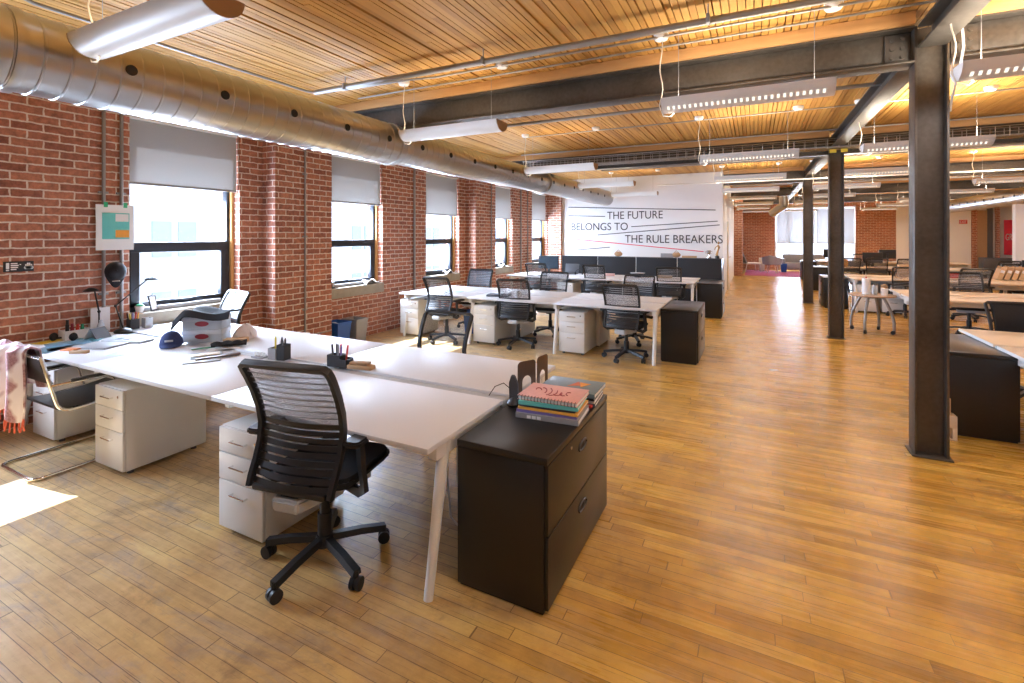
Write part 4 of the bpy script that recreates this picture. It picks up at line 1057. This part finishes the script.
l1b = thing('glass_bottle', 'clear bottle with a blue band at the foot of the left lamp', 'bottle', (-5.50, 2.32, ZD), 0)
B().lathe([(0, 0), (.026, 0), (.028, .01), (.028, .1), (.014, .13), (.014, .15), (0, .15)], seg=20).build('bottle_body', simple('clear grey', (.55, .62, .70), .15), l1b); B().lathe([(.0285, .04), (.0295, .045), (.0295, .075), (.0285, .08)], seg=20).build('bottle_band', M['blue_bin'], l1b)
flat('white_card', 'white card leaning behind the left desk lamp', 'card', -5.70, 2.40, .006, .16, .24, 0, M['paper'])
lamp('black jointed desk lamp reaching toward the window, right one', -5.50, 2.50, 0, [(0, 0, .04), (-.05, -.04, .26), (.02, .20, .50)], (.02, .24, .50), M['blk'])
c1 = thing('pencil_cup', 'black pencil cup crowded with pens below the window', 'pencil holder', (-5.62, 2.64, ZD), 0); cup(c1, .08, .08, .10, M['blk'])
for k, (dx, dy, ax, ay, m, lab) in enumerate(((-.02, -.02, -.1, -.1, M['blk'], 'black pen'), (.01, -.02, .05, -.12, M['yellow'], 'yellow pencil'), (.02, .02, .1, .08, M['amber'], 'amber pencil'), (-.01, .02, -.05, .1, M['redp'], 'red pen'), (0, 0, 0, 0, M['purple'], 'violet pen'))):
    pen(lab + ' in the crowded cup below the window', -5.62 + dx, 2.64 + dy, ZD + .005, .15, ax, ay, m, 'pens in the cup below the window')
c2 = thing('storage_cup', 'small grey cup next to the crowded pencil cup', 'cup', (-5.58, 2.75, ZD), 0); cup(c2, .07, .07, .10, M['grey_plastic'])
pt = thing('plant_pot', 'small white pot with green top on the window sill', 'pot', (-5.79, 2.78, .861), 0)
B().lathe([(0, 0), (.03, 0), (.042, .07), (.038, .07), (.03, .06), (0, .06)], seg=20).build('pot', M['white'], pt); B().ball((0, 0, .075), .036, .036, .022).build('green_top', M['greenp'], pt)
pf = thing('picture_frame', 'small dark picture frame standing on the window sill', 'picture frame', (-5.78, 2.92, .861), 0)
b = B()
MM = TR(0, 0, .004, 0, -.22, .5)
for q in ((-.055, -.043, 0, .17), (.043, .055, 0, .17)): b.box(-.006, .006, q[0], q[1], q[2], q[3], .002, MM)
b.box(-.006, .006, -.043, .043, 0, .014, .002, MM); b.box(-.006, .006, -.043, .043, .156, .17, .002, MM)
b.build('frame_border', M['blk'], pf); B().box(-.002, .003, -.042, .042, .015, .155, 0, MM).build('picture', M['paper'], pf)
# shoe boxes, jacket, caps
for k, (z, lab) in enumerate(((ZD, 'white shoe box with a maroon oval, lower of the two stacked'), (ZD + .112, 'white shoe box with a maroon oval, upper of the two stacked'))):
    t = thing('shoe_box', lab, 'box', (-4.42, 2.66, z), .62, 'stacked shoe boxes')
    B().box(-.16, .16, -.10, .10, 0, .085, .003).build('box_body', simple('box paper', (.50, .57, .64), .6), t)
    B().box(-.164, .164, -.104, .104, .07, .11, .003).build('box_lid', simple('box lid paper', (.60, .66, .72), .6), t)
    B().lathe([(0, 0), (.042, 0), (.042, .001), (0, .001)], seg=24, M=Matrix.Diagonal((1.35, .55, 1, 1))).xf(TR(.0, -.1046, .052, PI / 2)).build('oval_mark', M['darkred'], t)
jk = B().sheet(lambda u, v: (-.23 + .46 * u, -.14 + .27 * v, .012 + .022 * math.sin(u * 6 + v * 3) * math.sin(v * 4 + 1) + (-.09 * max(0, .2 - u) / .2 if u < .2 else 0) - (.05 * max(0, .12 - v) / .12) + .028), 24, 16, .014).build('folded_jacket', M['blk_cloth'])
jk.location = (-4.42, 2.66, ZD + .225); jk.rotation_euler = (0, 0, .62); tag(jk, 'black jacket folded over the stacked shoe boxes', 'jacket')
def cap(name, label, x, y, z, rz, m, rot=None, mark=None):
    t = thing(name, label, 'cap', (x, y, z), rz)
    if rot: t.rotation_euler = rot
    B().sheet(lambda u, v: (.085 * math.cos(2 * PI * u) * math.cos(v * PI / 2 * .97), .095 * math.sin(2 * PI * u) * math.cos(v * PI / 2 * .97), .115 * math.sin(v * PI / 2)), 24, 8, .003).build('cap_crown', m, t)
    B().sheet(lambda u, v: ((-1 + 2 * u) * .08 * (1 - .35 * v * v), -.085 * math.sqrt(max(0, 1 - ((-1 + 2 * u) * .93) ** 2)) - .075 * v * math.sqrt(max(0.02, 1 - ((-1 + 2 * u) * .8) ** 2)), .008 - .018 * v - .02 * (-1 + 2 * u) ** 2 + .012), 14, 6, .003).build('cap_brim', m, t)
    B().ball((0, 0, .116), .008, .008, .005, 10).build('cap_button', m, t)
    if mark: B().box(-.03, .03, -.101, -.095, .04, .056, .002, None).build('cap_emblem', mark, t)
    return t
cap('baseball_cap', 'navy cap with a pale badge lying on the cluttered desk', -4.46, 2.38, ZD + .012, .9, M['navy'], mark=M['grey_plastic'])
cap('baseball_cap', 'black cap hanging on the conduit below the cartoon print', -5.64, 2.50, 1.32, 0, M['blk_cloth'], (math.radians(82), 0, math.radians(70)), mark=M['ivory'])
bg = B().sheet(lambda u, v: ((.08 + .012 * math.sin(u * 40 + v * 9)) * math.cos(2 * PI * u) * math.cos(v * 1.45), (.10 + .012 * math.sin(u * 31 + v * 7)) * math.sin(2 * PI * u) * math.cos(v * 1.45), .125 * math.sin(v * 1.5) + .008 * math.sin(u * 25) * v), 28, 8, .003).build('paper_bag', simple('crumpled paper', (.78, .70, .68), .8)); bg.location = (-4.18, 2.86, ZD + .006); tag(bg, 'crumpled pale paper bag beside the shoe boxes', 'bag')
flat('cardboard_piece', 'small cardboard box lying under the paper bag side', 'box', -4.10, 2.72, .18, .10, .035, .7, M['cardboard'])
gl = B().sheet(lambda u, v: (-.13 + .26 * u, (-.05 + .10 * v) * (1 - .5 * abs(u - .35)), .018 + .014 * math.sin(u * 11) * math.sin(v * 5) + .01 * math.sin(PI * v)), 20, 10, .02).build('glove', M['blk_cloth']); gl.location = (-3.98, 2.58, ZD + .006); gl.rotation_euler = (0, 0, .9); tag(gl, 'black gloves lying in front of the paper bag', 'gloves')
flat('envelope', 'white padded envelope lying under the gloves', 'envelope', -4.0, 2.56, .24, .17, .005, .8, M['paper'], z=ZD)
mg = 'papers on the middle of the foreground desk'
flat('magazine', 'pale grey magazine at the bottom of the small pile mid desk', 'magazine', -3.80, 2.26, .24, .32, .008, .95, simple('pale magazine', (.42, .46, .50), .4, 0, .35, 14), group=mg)
flat('notebook', 'dark edged brown notebook in the small pile mid desk', 'notebook', -3.70, 2.31, .05, .30, .012, .95 - PI / 2 + .2, M['brown_metal'], z=ZD + .0065, group=mg)
flat('magazine', 'pale cream sheet on top of the small pile mid desk', 'magazine', -3.80, 2.27, .09, .20, .006, -.5, simple('cream card', (.78, .72, .58), .6), z=ZD + .021, group=mg)
flat('paper_sheet', 'pale blue sheet in the sunlight on the foreground desk', 'paper', -4.55, 2.12, .21, .29, .001, .7, simple('pale blue paper', (.62, .76, .82), .5), group=pg)
flat('paper_sheet', 'white sheet next to the pale blue one', 'paper', -4.72, 2.20, .21, .29, .001, .5, M['paper'], group=pg, z=ZD + .0015)
o = B().cyl((-.08, 0, 0), (.08, 0, 0), .005, seg=8).cyl((.08, 0, 0), (.092, 0, 0), .005, .001, 8).build('pencil', M['greenp']); o.location = (-4.08, 2.42, ZD + .011); o.rotation_euler = (0, 0, 1.1); tag(o, 'green pencil lying in front of the shoe boxes', 'pencil')

# wall sign, print
sg = thing('wall_sign', 'small black sign with white symbols on the brick wall at the left edge', 'sign', (XW, 1.83, 1.405))
B().box(.002, .012, -.098, .098, -.045, .045, .003).build('sign_plate', M['blk'], sg)
B().box(.012, .0135, -.082, -.062, -.018, .034).build('sign_mark', M['paper'], sg); B().box(.012, .0135, -.082, -.062, -.036, -.024).build('sign_mark', M['paper'], sg)
for q, l in enumerate((.042, .05, .046, .036)): B().box(.012, .0135, -.052, -.052 + l, .022 - .017 * q, .032 - .017 * q).build('sign_line', M['paper'], sg)
B().box(.012, .0135, .004, .014, .014, .020).build('sign_line', M['paper'], sg)
b = B()
for q in range(4): b.cyl((.012, .046 + .012 * q, -.012), (.0135, .046 + .012 * q, -.012), .014, seg=14); b.box(.012, .0135, .040 + .012 * q, .050 + .012 * q, -.01, .018 + (.012 if q in (1, 2) else 0))
b.build('sign_emblem', M['paper'], sg)
ps = thing('taped_print', 'white poster with a teal cartoon panel taped over the conduits', 'poster', (XW + .046, 2.525, 1.53))
B().sheet(lambda u, v: (.004 * math.sin(v * 4), -.16 + .32 * u, .0 + .45 * v), 6, 8, .0015).build('print_sheet', M['paper'], ps)
B().box(.004, .006, -.11, .12, .11, .37).build('teal_panel', M['teal'], ps)
B().box(.006, .0068, .0, .112, .285, .36).build('blank_bubble', M['paper'], ps)
B().box(.006, .0068, .0, .118, .125, .20).build('orange_block', M['orange'], ps)
for q in (-.08, .085): B().box(.003, .0075, q - .016, q + .016, .425, .475).build('tape_strip', M['green_tape'], ps)

# bins
def bin_(label, x, y, m, w=.24, rz=0):
    t = thing('waste_bin', label, 'bin', (x, y, 0), rz)
    def ring(s, z): return [(s * w / 2 * cx, s * .15 * cy, z) for cx, cy in ((-1, -1), (1, -1), (1, 1), (-1, 1))]
    b = B(); tb = bmesh.new()
    R_ = [[tb.verts.new(p) for p in ring(s, z)] for s, z in ((.82, 0), (1, .36), (1.05, .36), (1.05, .385), (.97, .385), (.80, .01))]
    for p, q in zip(R_, R_[1:]):
        for k in range(4): tb.faces.new((p[k], p[(k + 1) % 4], q[(k + 1) % 4], q[k]))
    tb.faces.new(list(reversed(R_[0]))); tb.faces.new(R_[-1])
    b._add(tb); b.build('bin_body', m, t)
    B().sheet(lambda u, v: (w * .45 * (-1 + 2 * u), .13 * (-1 + 2 * v), .33 + .03 * math.sin(u * 7) * math.sin(v * 5)), 8, 8, .004).build('bin_liner', M['grey_plastic'], t)
bin_('blue recycling bin standing against the brick wall', -5.58, 5.28, M['blue_bin'], .26, 1.57)
bin_('grey waste bin right of the blue bin at the brick wall', -5.56, 5.62, M['grey_mid'], .24, 1.57)
bin_('blue recycling bin under the second row desk', -4.33, 7.15, M['blue_bin'])

# second row desk things
flat('magazine', 'pile of magazines on the second row desk', 'magazine', -3.55, 6.62, .34, .24, .03, .2, M['grey_dk'])
flat('paper_sheet', 'sheets on the second row desk near the brick wall', 'paper', -4.5, 6.8, .30, .22, .004, .3, simple('pale teal paper', (.50, .66, .66), .6))
mgm = thing('coffee_mug', 'white mug on the second row desk', 'mug', (-3.22, 6.62, ZD), 0)
B().lathe([(0, 0), (.038, 0), (.04, .09), (.036, .09), (.034, .01), (0, .01)], seg=20).build('mug_body', M['white'], mgm); B().tube([(.038, 0, .07), (.065, 0, .065), (.065, 0, .03), (.038, 0, .025)], .005, 6).build('handle', M['white'], mgm)
# sill things
for (y, lab) in ((6.2, 'white crumpled cloth on the second window sill'), (8.55, 'white crumpled cloth on the third window sill'), (11.0, 'white crumpled cloth on the fourth window sill')):
    o = B().sheet(lambda u, v: (-.05 + .12 * u, -.16 + .32 * v, .03 + .025 * math.sin(u * 5 + v * 8) + .02 * math.sin(PI * v)), 10, 14, .012).build('cloth', M['paper']); o.location = (-5.80, y, .862); tag(o, lab, 'cloth', 'cloths on the window sills')
o = thing('sill_clock', 'small dark box standing at the left of the second window sill', 'clock', (-5.76, 5.36, .861), 0); B().box(-.02, .02, -.03, .03, 0, .1, .006).build('case', M['grey_dk'], o); B().box(.02, .022, -.022, .022, .03, .09).build('face', M['grey_plastic'], o)

# dark desk screens and what stands on them
YP = 12.55
for k in range(4):
    x0 = -4.75 + k * 1.015
    t = thing('desk_screen', ('leftmost', 'second from left', 'third from left', 'rightmost')[k] + ' dark fabric desk screen before the white wall', 'screen', (x0, YP, 0), 0, 'dark desk screens')
    B().box(.008, 1.005, -.025, .025, .05, 1.1, .008).build('screen_panel', simple('charcoal fabric', (.022, .024, .029), .8, 0, .15, 80), t)
    B().box(.008, 1.005, -.03, .03, 1.1, 1.118, .003).build('top_rail', M['grey_dk'], t)
    for xx in (.08, .93): B().box(xx - .02, xx + .02, -.16, .16, 0, .05, .005).build('foot', M['grey_dk'], t)
tag(B().box(-.72, -.69, YP - .02, YP + .9, 0, 1.1, .004).build('screen_return', M['blk_cab']), 'black end panel at the right of the desk screens', 'screen')
zt = 1.119
flat('paper_stack', 'low pile of papers on top of the left desk screens', 'paper', -4.35, YP, .12, .06, .02, 0, M['paper'], z=zt)
flat('shelf_box', 'grey file box lying on the desk screen, left of the tan bag', 'box', -1.95, YP, .30, .05, .10, 0, M['grey_mid'], z=zt)
flat('shelf_box', 'tan file box lying on the desk screen, right of the tan bag', 'box', -1.42, YP, .34, .05, .05, 0, M['cardboard'], z=zt)
for (x, lab) in ((-3.18, 'tan bag sitting on the desk screens, left one'), (-1.73, 'tan bag sitting on the desk screens, right one')):
    t = thing('leather_pouch', lab, 'bag', (x, YP, zt), 0, 'tan pouches'); B().ball((0, 0, .065), .11, .045, .065).build('pouch_body', M['tan'], t); B().tube([(-.06, 0, .11), (0, 0, .17), (.07, 0, .11)], .008, 6).build('pouch_strap', M['tan'], t)
tp = thing('trophy', 'small silver trophy on the desk screen', 'trophy', (-.98, YP, zt)); B().lathe([(0, 0), (.05, 0), (.05, .03), (.015, .04), (.012, .08), (.045, .12), (.05, .19), (.042, .19), (0, .13)], seg=18).build('cup', M['chrome'], tp)
for s in (-1, 1): B().tube([(s * .045, 0, .17), (s * .08, 0, .16), (s * .07, 0, .12), (s * .04, 0, .12)], .006, 6).build('handle', M['chrome'], tp)
st = thing('statuette', 'bronze figure statuette at the right end of the desk screens', 'statuette', (-.79, YP, zt))
B().lathe([(0, 0), (.05, 0), (.05, .05), (.03, .07), (0, .07)], seg=18).build('plinth', M['blk'], st)
b = B(); b.tube([(.0, 0, .07), (.01, 0, .16), (.03, 0, .24), (.02, 0, .33)], .02, 8); b.tube([(-.03, 0, .07), (.0, 0, .16), (.025, 0, .24)], .014, 8); b.ball((.03, 0, .37), .024, .022, .03, 10); b.tube([(.02, 0, .31), (-.04, 0, .26), (-.06, 0, .20)], .01, 6); b.tube([(.025, 0, .31), (.06, 0, .27), (.04, 0, .22)], .01, 6)
b.build('figure', M['bronze'], st)
mo = thing('monitor', 'black computer monitor at the window end of the screened desk', 'monitor', (-4.62, 11.25, ZD), .05)
B().box(-.27, .27, -.02, .01, .10, .43, .008).build('screen_bezel', M['blk'], mo); B().box(-.255, .255, -.0215, -.0195, .115, .415).build('screen_glass', simple('dark screen', (.03, .045, .06), .15), mo)
b = B(); b.box(-.03, .03, .01, .05, .02, .28, .006); b.build('stand', M['blk'], mo); B().box(-.11, .11, -.06, .10, 0, .015, .005).build('stand_foot', M['blk'], mo)
lt = thing('laptop', 'open dark laptop right of the monitor on the screened desk', 'laptop', (-4.02, 11.15, ZD), -.05)
B().box(-.18, .18, -.12, .12, 0, .015, .004).build('laptop_base', M['grey_dk'], lt); B().box(-.18, .18, -.006, .006, 0, .23, .004, TR(0, .12, .015, -.25)).build('laptop_lid', M['grey_dk'], lt)
flat('document_box', 'pink folder on the screened desk', 'folder', -3.0, 11.05, .22, .16, .05, .2, simple('pink folder', (.75, .45, .4), .6))
bw = thing('bowl', 'black bowl on the screened desk', 'bowl', (-2.35, 11.0, ZD)); B().lathe([(0, 0), (.07, 0), (.16, .09), (.15, .09), (.06, .012), (0, .012)], seg=24).build('bowl_body', M['blk'], bw); B().lathe([(.155, .085), (.165, .088), (.165, .095), (.155, .097)], seg=24).build('bowl_rim', M['grey_mid'], bw)
flat('envelope_stack', 'brown envelopes on the screened desk', 'envelope', -1.75, 11.0, .3, .18, .06, .1, M['cardboard'])
hl = thing('headphones', 'dark headphones on the screened desk', 'headphones', (-3.72, 10.95, ZD), .3); B().tube([(.085 * math.cos(a * PI / 10), 0, .03 + .1 * math.sin(a * PI / 10)) for a in range(11)], .009, 8).build('headband', M['blk'], hl)
for s in (-1, 1): B().lathe([(0, -.016), (.03, -.014), (.038, 0), (.03, .014), (0, .016)], (s * .08, 0, .04), 18, Euler((0, PI / 2, 0)).to_matrix().to_4x4()).build('ear_cup', M['blk_cloth'], hl)

# ------------------------------------------------------------------ round table on casters
ct2 = thing('caster_table', 'round side table on four curved metal legs with casters', 'table', (1.83, 10.28, 0), .1)
B().lathe([(0, .625), (.33, .625), (.342, .632), (.342, .644), (.335, .65), (0, .65)], seg=40).build('table_top', wood_mat('walnut laminate', (.30, .19, .11), (.42, .28, .17), (20, 4, 20), .35), ct2)
for k in range(4):
    a = math.radians(-34 + 90 * k); c, s_ = math.cos(a), math.sin(a)
    prof = ((.16, .622), (.22, .50), (.285, .34), (.315, .20), (.315, .065))
    l = B().tube([(c * r, s_ * r, z) for r, z in prof], .023, 10).build('leg', M['pipe'], ct2)
    w = B(); w.cyl((c * .30 - s_ * -.016, s_ * .30 + c * -.016, .032), (c * .30 - s_ * .016, s_ * .30 + c * .016, .032), .032, seg=18); w.ball((c * .315, s_ * .315, .06), .018, seg=10); w.build('caster', M['blk'], l)
B().cyl((0, 0, .60), (0, 0, .624), .17, seg=24).build('leg_hub', M['grey_dk'], ct2)
pr = thing('paper_towel_roll', 'white paper towel roll standing on the round table', 'paper towel', (1.73, 10.18, .651))
B().lathe([(0, 0), (.075, 0), (.075, .012), (0, .012)], seg=24).build('holder_base', M['chrome'], pr)
B().lathe([(.02, .013), (.06, .013), (.06, .285), (.02, .285)], seg=28).build('paper_roll', M['paper'], pr); B().cyl((0, 0, .012), (0, 0, .31), .012).build('holder_rod', M['redp'], pr)
sb = thing('spray_bottle', 'clear spray bottle on the round table', 'bottle', (1.87, 10.30, .651))
B().lathe([(0, 0), (.035, 0), (.038, .02), (.038, .10), (.015, .14), (.015, .155), (0, .155)], seg=20).build('bottle_body', simple('pale blue plastic', (.5, .58, .68), .2), sb); B().box(-.012, .045, -.012, .012, .156, .185, .005).build('spray_head', M['grey_dk'], sb)
wp = thing('wipes_tub', 'patterned white and orange tub of wipes on the round table', 'tub', (1.985, 10.18, .651))
B().lathe([(0, 0), (.048, 0), (.055, .12), (0, .12)], seg=20).build('tub_body', M['white'], wp)
b = B()
for k, (dx, dy) in enumerate(((.02, .0), (-.02, .01), (0, -.02))): b.ball((dx, dy, .145 + .012 * k), .032, .03, .028, 10)
b.build('crumpled_top', M['tan'], wp)

# ------------------------------------------------------------------ right side things
for k in range(5):
    t = thing('cardboard_file', 'upright cardboard file on the third right hand desk, ' + ('leftmost', 'second from left', 'middle', 'second from right', 'rightmost')[k] + ' of the five', 'file', (4.60 + .11 * k, 13.75, ZD), 0, 'cardboard files')
    MM = TR(0, 0, 0, 0, .32, 0)
    b = B(); b.box(-.04, .04, -.12, .12, .012, .016, 0, MM); b.box(-.04, -.036, -.12, .12, .016, .24, 0, MM); b.box(.036, .04, -.12, .12, .016, .30, 0, MM); b.box(-.036, .036, .116, .12, .016, .30, 0, MM); b.box(-.036, .036, -.12, -.116, .016, .16, 0, MM)
    b.build('file_body', M['cardboard'], t)
    B().box(-.03, .03, -.11, .112, .017, .22, 0, MM).build('file_papers', M['paper'], t)
flat('document_box', 'red box on the third right hand desk', 'box', 3.95, 13.9, .14, .14, .12, .2, M['redp'])
flat('paper_stack', 'white papers by the cardboard files', 'paper', 5.0, 13.2, .24, .18, .03, .2, M['paper'])
flat('kraft_bag', 'standing kraft paper bag on the third right hand desk', 'bag', 3.05, 13.85, .20, .12, .28, .1, M['cardboard'])
flat('carton', 'low cardboard carton on the third right hand desk', 'box', 3.5, 13.9, .34, .24, .14, .05, M['cardboard'])
flat('carton', 'yellow carton on the fourth right hand desk', 'box', 2.35, 17.5, .30, .26, .22, .1, M['amber'])
flat('tool_case', 'dark case on the fourth right hand desk', 'case', 2.75, 17.7, .34, .22, .16, .1, M['grey_dk'])
for k, (x, y, lab) in enumerate(((3.2, 17.9, 'dark computer monitor on the fourth right hand desk'), (5.3, 13.95, 'dark computer monitor on the third right hand desk'), (4.3, 21.6, 'dark computer monitor on the farthest right hand desk'), (2.6, 21.6, 'dark computer monitor at the left of the farthest right hand desk'))):
    t = thing('monitor', lab, 'monitor', (x, y, ZD), PI if k != 1 else .1, 'dark monitors on the right')
    B().box(-.25, .25, -.02, .01, .10, .42, .008).build('screen_bezel', M['blk'], t); B().box(-.24, .24, -.0215, -.0195, .11, .41).build('screen_glass', simple('dark display', (.03, .035, .04), .2), t)
    B().box(-.03, .03, .01, .05, .015, .28, .006).build('stand', M['blk'], t); B().box(-.11, .11, -.06, .10, 0, .015, .005).build('stand_foot', M['blk'], t)
# sticks of wood leaning by the near right cabinet
pk = thing('pallet_block', 'small pale wooden crate on the floor between the nearest column and the black cabinet', 'crate', (1.42, 5.18, 0), 0)
B().box(-.05, .06, -.05, .05, 0, .012, .002).box(-.05, .06, -.05, .05, .10, .20, .003).box(-.05, .0, -.05, .05, .012, .1, .002).box(.03, .06, -.05, .05, .012, .1, .002).build('crate_body', M['maple_desk'], pk)
B().box(-.045, .02, -.045, .045, .201, .34, .004).build('carton_top', M['cardboard'], pk)
bnr = thing('wall_banner', 'red banner with white letters on the far white wall', 'banner', (9.07, YF - .04, .87))
B().box(0, .60, -.012, .0, 0, 1.42, .002).build('banner_cloth', M['red_ink'], bnr)
text('GREY', .05, .42, .60, .86, 'banner_lettering', M['paper'], bnr, y=-.0135)
ex = thing('exit_sign', 'white sign with red EXIT letters high on the far wall', 'sign', (7.05, 23.2, 2.22))
ex.location = (7.62, YF - .06, 2.12)
B().box(0, .36, -.03, .035, 0, .22, .005).build('sign_case', M['white'], ex); B().box(.05, .31, -.033, -.03, .03, .19).build('sign_panel', M['redp'], ex)
text('EXIT', .075, .285, .06, .16, 'sign_lettering', M['paper'], ex, y=-.0345)
flat('counter', 'dark counter under the far right banner', 'cabinet', 8.9, 25.6, 1.6, .5, .78, 0, M['grey_dk'], z=0)
# lounge at the far end
tag(B().box(-.35, 2.1, 22.3, 25.7, 0, .012, .004).build('rug', M['rug']), 'magenta rug in the far lounge', 'rug')
lc = thing('lounge_chair', 'grey lounge chair with white legs at the left of the far lounge', 'chair', (-.12, 24.6, .013), -1.2)
B().sheet(lambda u, v: (-.3 + .6 * u, -.28 - .22 * v, .40 + .5 * v + .03 * math.sin(PI * u)), 8, 8, .05).build('backrest', M['slate'], lc); B().box(-.3, .3, -.3, .32, .34, .42, .03).build('seat', M['white'], lc)
for x in (-.27, .27):
    for y, y2 in ((-.28, -.36), (.28, .32)): B().cyl((x, y, .36), (x * 1.08, y2, 0), .018).build('leg', M['white'], lc)
eg = thing('tub_chair', 'grey tub chair on slim white legs in the far lounge', 'chair', (.72, 24.3, .013), 2.9)
B().sheet(lambda u, v: (.36 * math.cos(PI * 1.15 + PI * 1.7 * (u - .5) - PI * .65) * (1 + .1 * v), .34 * math.sin(PI * 1.15 + PI * 1.7 * (u - .5) - PI * .65) * (1 + .1 * v), .38 + .40 * v * (1 - .7 * abs(2 * u - 1))), 18, 8, .05).build('shell', M['slate'], eg); B().lathe([(0, .34), (.30, .34), (.33, .38), (.30, .44), (0, .45)], seg=24).build('seat', M['grey_mid'], eg)
for k in range(4): a = PI / 4 + PI / 2 * k; B().cyl((.2 * math.cos(a), .2 * math.sin(a), .35), (.28 * math.cos(a), .28 * math.sin(a), 0), .015).build('leg', M['white'], eg)
bin_('blue bin beside the grey tub chair in the far lounge', 1.2, 24.9, M['blue_bin'])
so = thing('sofa', 'grey sofa below the far window', 'sofa', (2.05, 25.6, 0), 0)
B().box(-.85, .85, -.38, .38, .12, .42, .05).build('seat', M['grey_mid'], so); B().box(-.85, .85, .22, .40, .40, .80, .06).build('backrest', M['grey_mid'], so)
for s in (-1, 1): B().box(s * .86 - .09, s * .86 + .09, -.38, .40, .12, .60, .05).build('armrest', M['grey_mid'], so)
for x in (-.75, .75):
    for y in (-.3, .3): B().cyl((x, y, 0), (x, y, .13), .025).build('leg', M['white'], so)
flat('speaker_box', 'pale box behind the tub chair in the far lounge', 'box', .32, 25.2, .24, .3, .62, 0, M['cream'], z=0)
flat('floor_sticker', 'small white sticker on the aisle floor', 'sticker', .22, 6.82, .10, .07, .0008, .3, M['paper'], z=.0006)

# ------------------------------------------------------------------ light, camera
wd_ = bpy.data.worlds.new('sky'); SC.world = wd_; wd_.use_nodes = True
nt = wd_.node_tree; bgn = nt.nodes['Background']
bgn.inputs[0].default_value = (.78, .89, 1.0, 1); bgn.inputs[1].default_value = 2.6
SUN = bpy.data.lights.new('sun', 'SUN'); SUN.energy = 16.0; SUN.angle = .009; SUN.color = (1.0, .94, .86)
so_ = bpy.data.objects.new('sun', SUN); COL.objects.link(so_)
so_.rotation_euler = Vector((1, .09, -1.15)).to_track_quat('-Z', 'Y').to_euler()
# area lamps added outside the window openings to boost the daylight
def add_boost_lamp(x, y, z, sx, sy, rot, e, col):
    L = bpy.data.lights.new('window_daylight', 'AREA'); L.shape = 'RECTANGLE'; L.size = sx; L.size_y = sy; L.energy = e; L.color = col
    o = bpy.data.objects.new('window_daylight', L); COL.objects.link(o); o.location = (x, y, z); o.rotation_euler = rot
for i, (a, b_) in enumerate(wins):
    add_boost_lamp(-6.12, (a + b_) / 2, 1.55, 1.1, 1.35, (0, -PI / 2, 0), 130.0, (.84, .92, 1.0))
add_boost_lamp(2.5, YF + .35, 1.7, 3.0, 2.3, (-PI / 2, 0, 0), 420.0, (.86, .93, 1.0))

cam = bpy.data.cameras.new('camera'); co_ = bpy.data.objects.new('camera', cam); COL.objects.link(co_)
cam.sensor_width = 36; cam.lens = 36 * 482 / 1024; cam.shift_y = -106.5 / 1024; cam.clip_end = 400
co_.location = (0, 0, 1.68); co_.rotation_euler = (PI / 2, 0, math.atan((754 - 512) / 482))
SC.camera = co_
SC.view_settings.view_transform = 'Standard'; SC.view_settings.look = 'None'; SC.view_settings.gamma = 1; SC.view_settings.exposure = 0.85
try:
    SC.view_settings.use_white_balance = True; SC.view_settings.white_balance_temperature = 5650; SC.view_settings.white_balance_tint = 12
except Exception: pass
try: SC.view_settings.use_curve_mapping = False
except Exception: pass
SC.cycles.use_denoising = True
SC.cycles.max_bounces = 8; SC.cycles.transparent_max_bounces = 24
SC.cycles.sample_clamp_indirect = 6.0
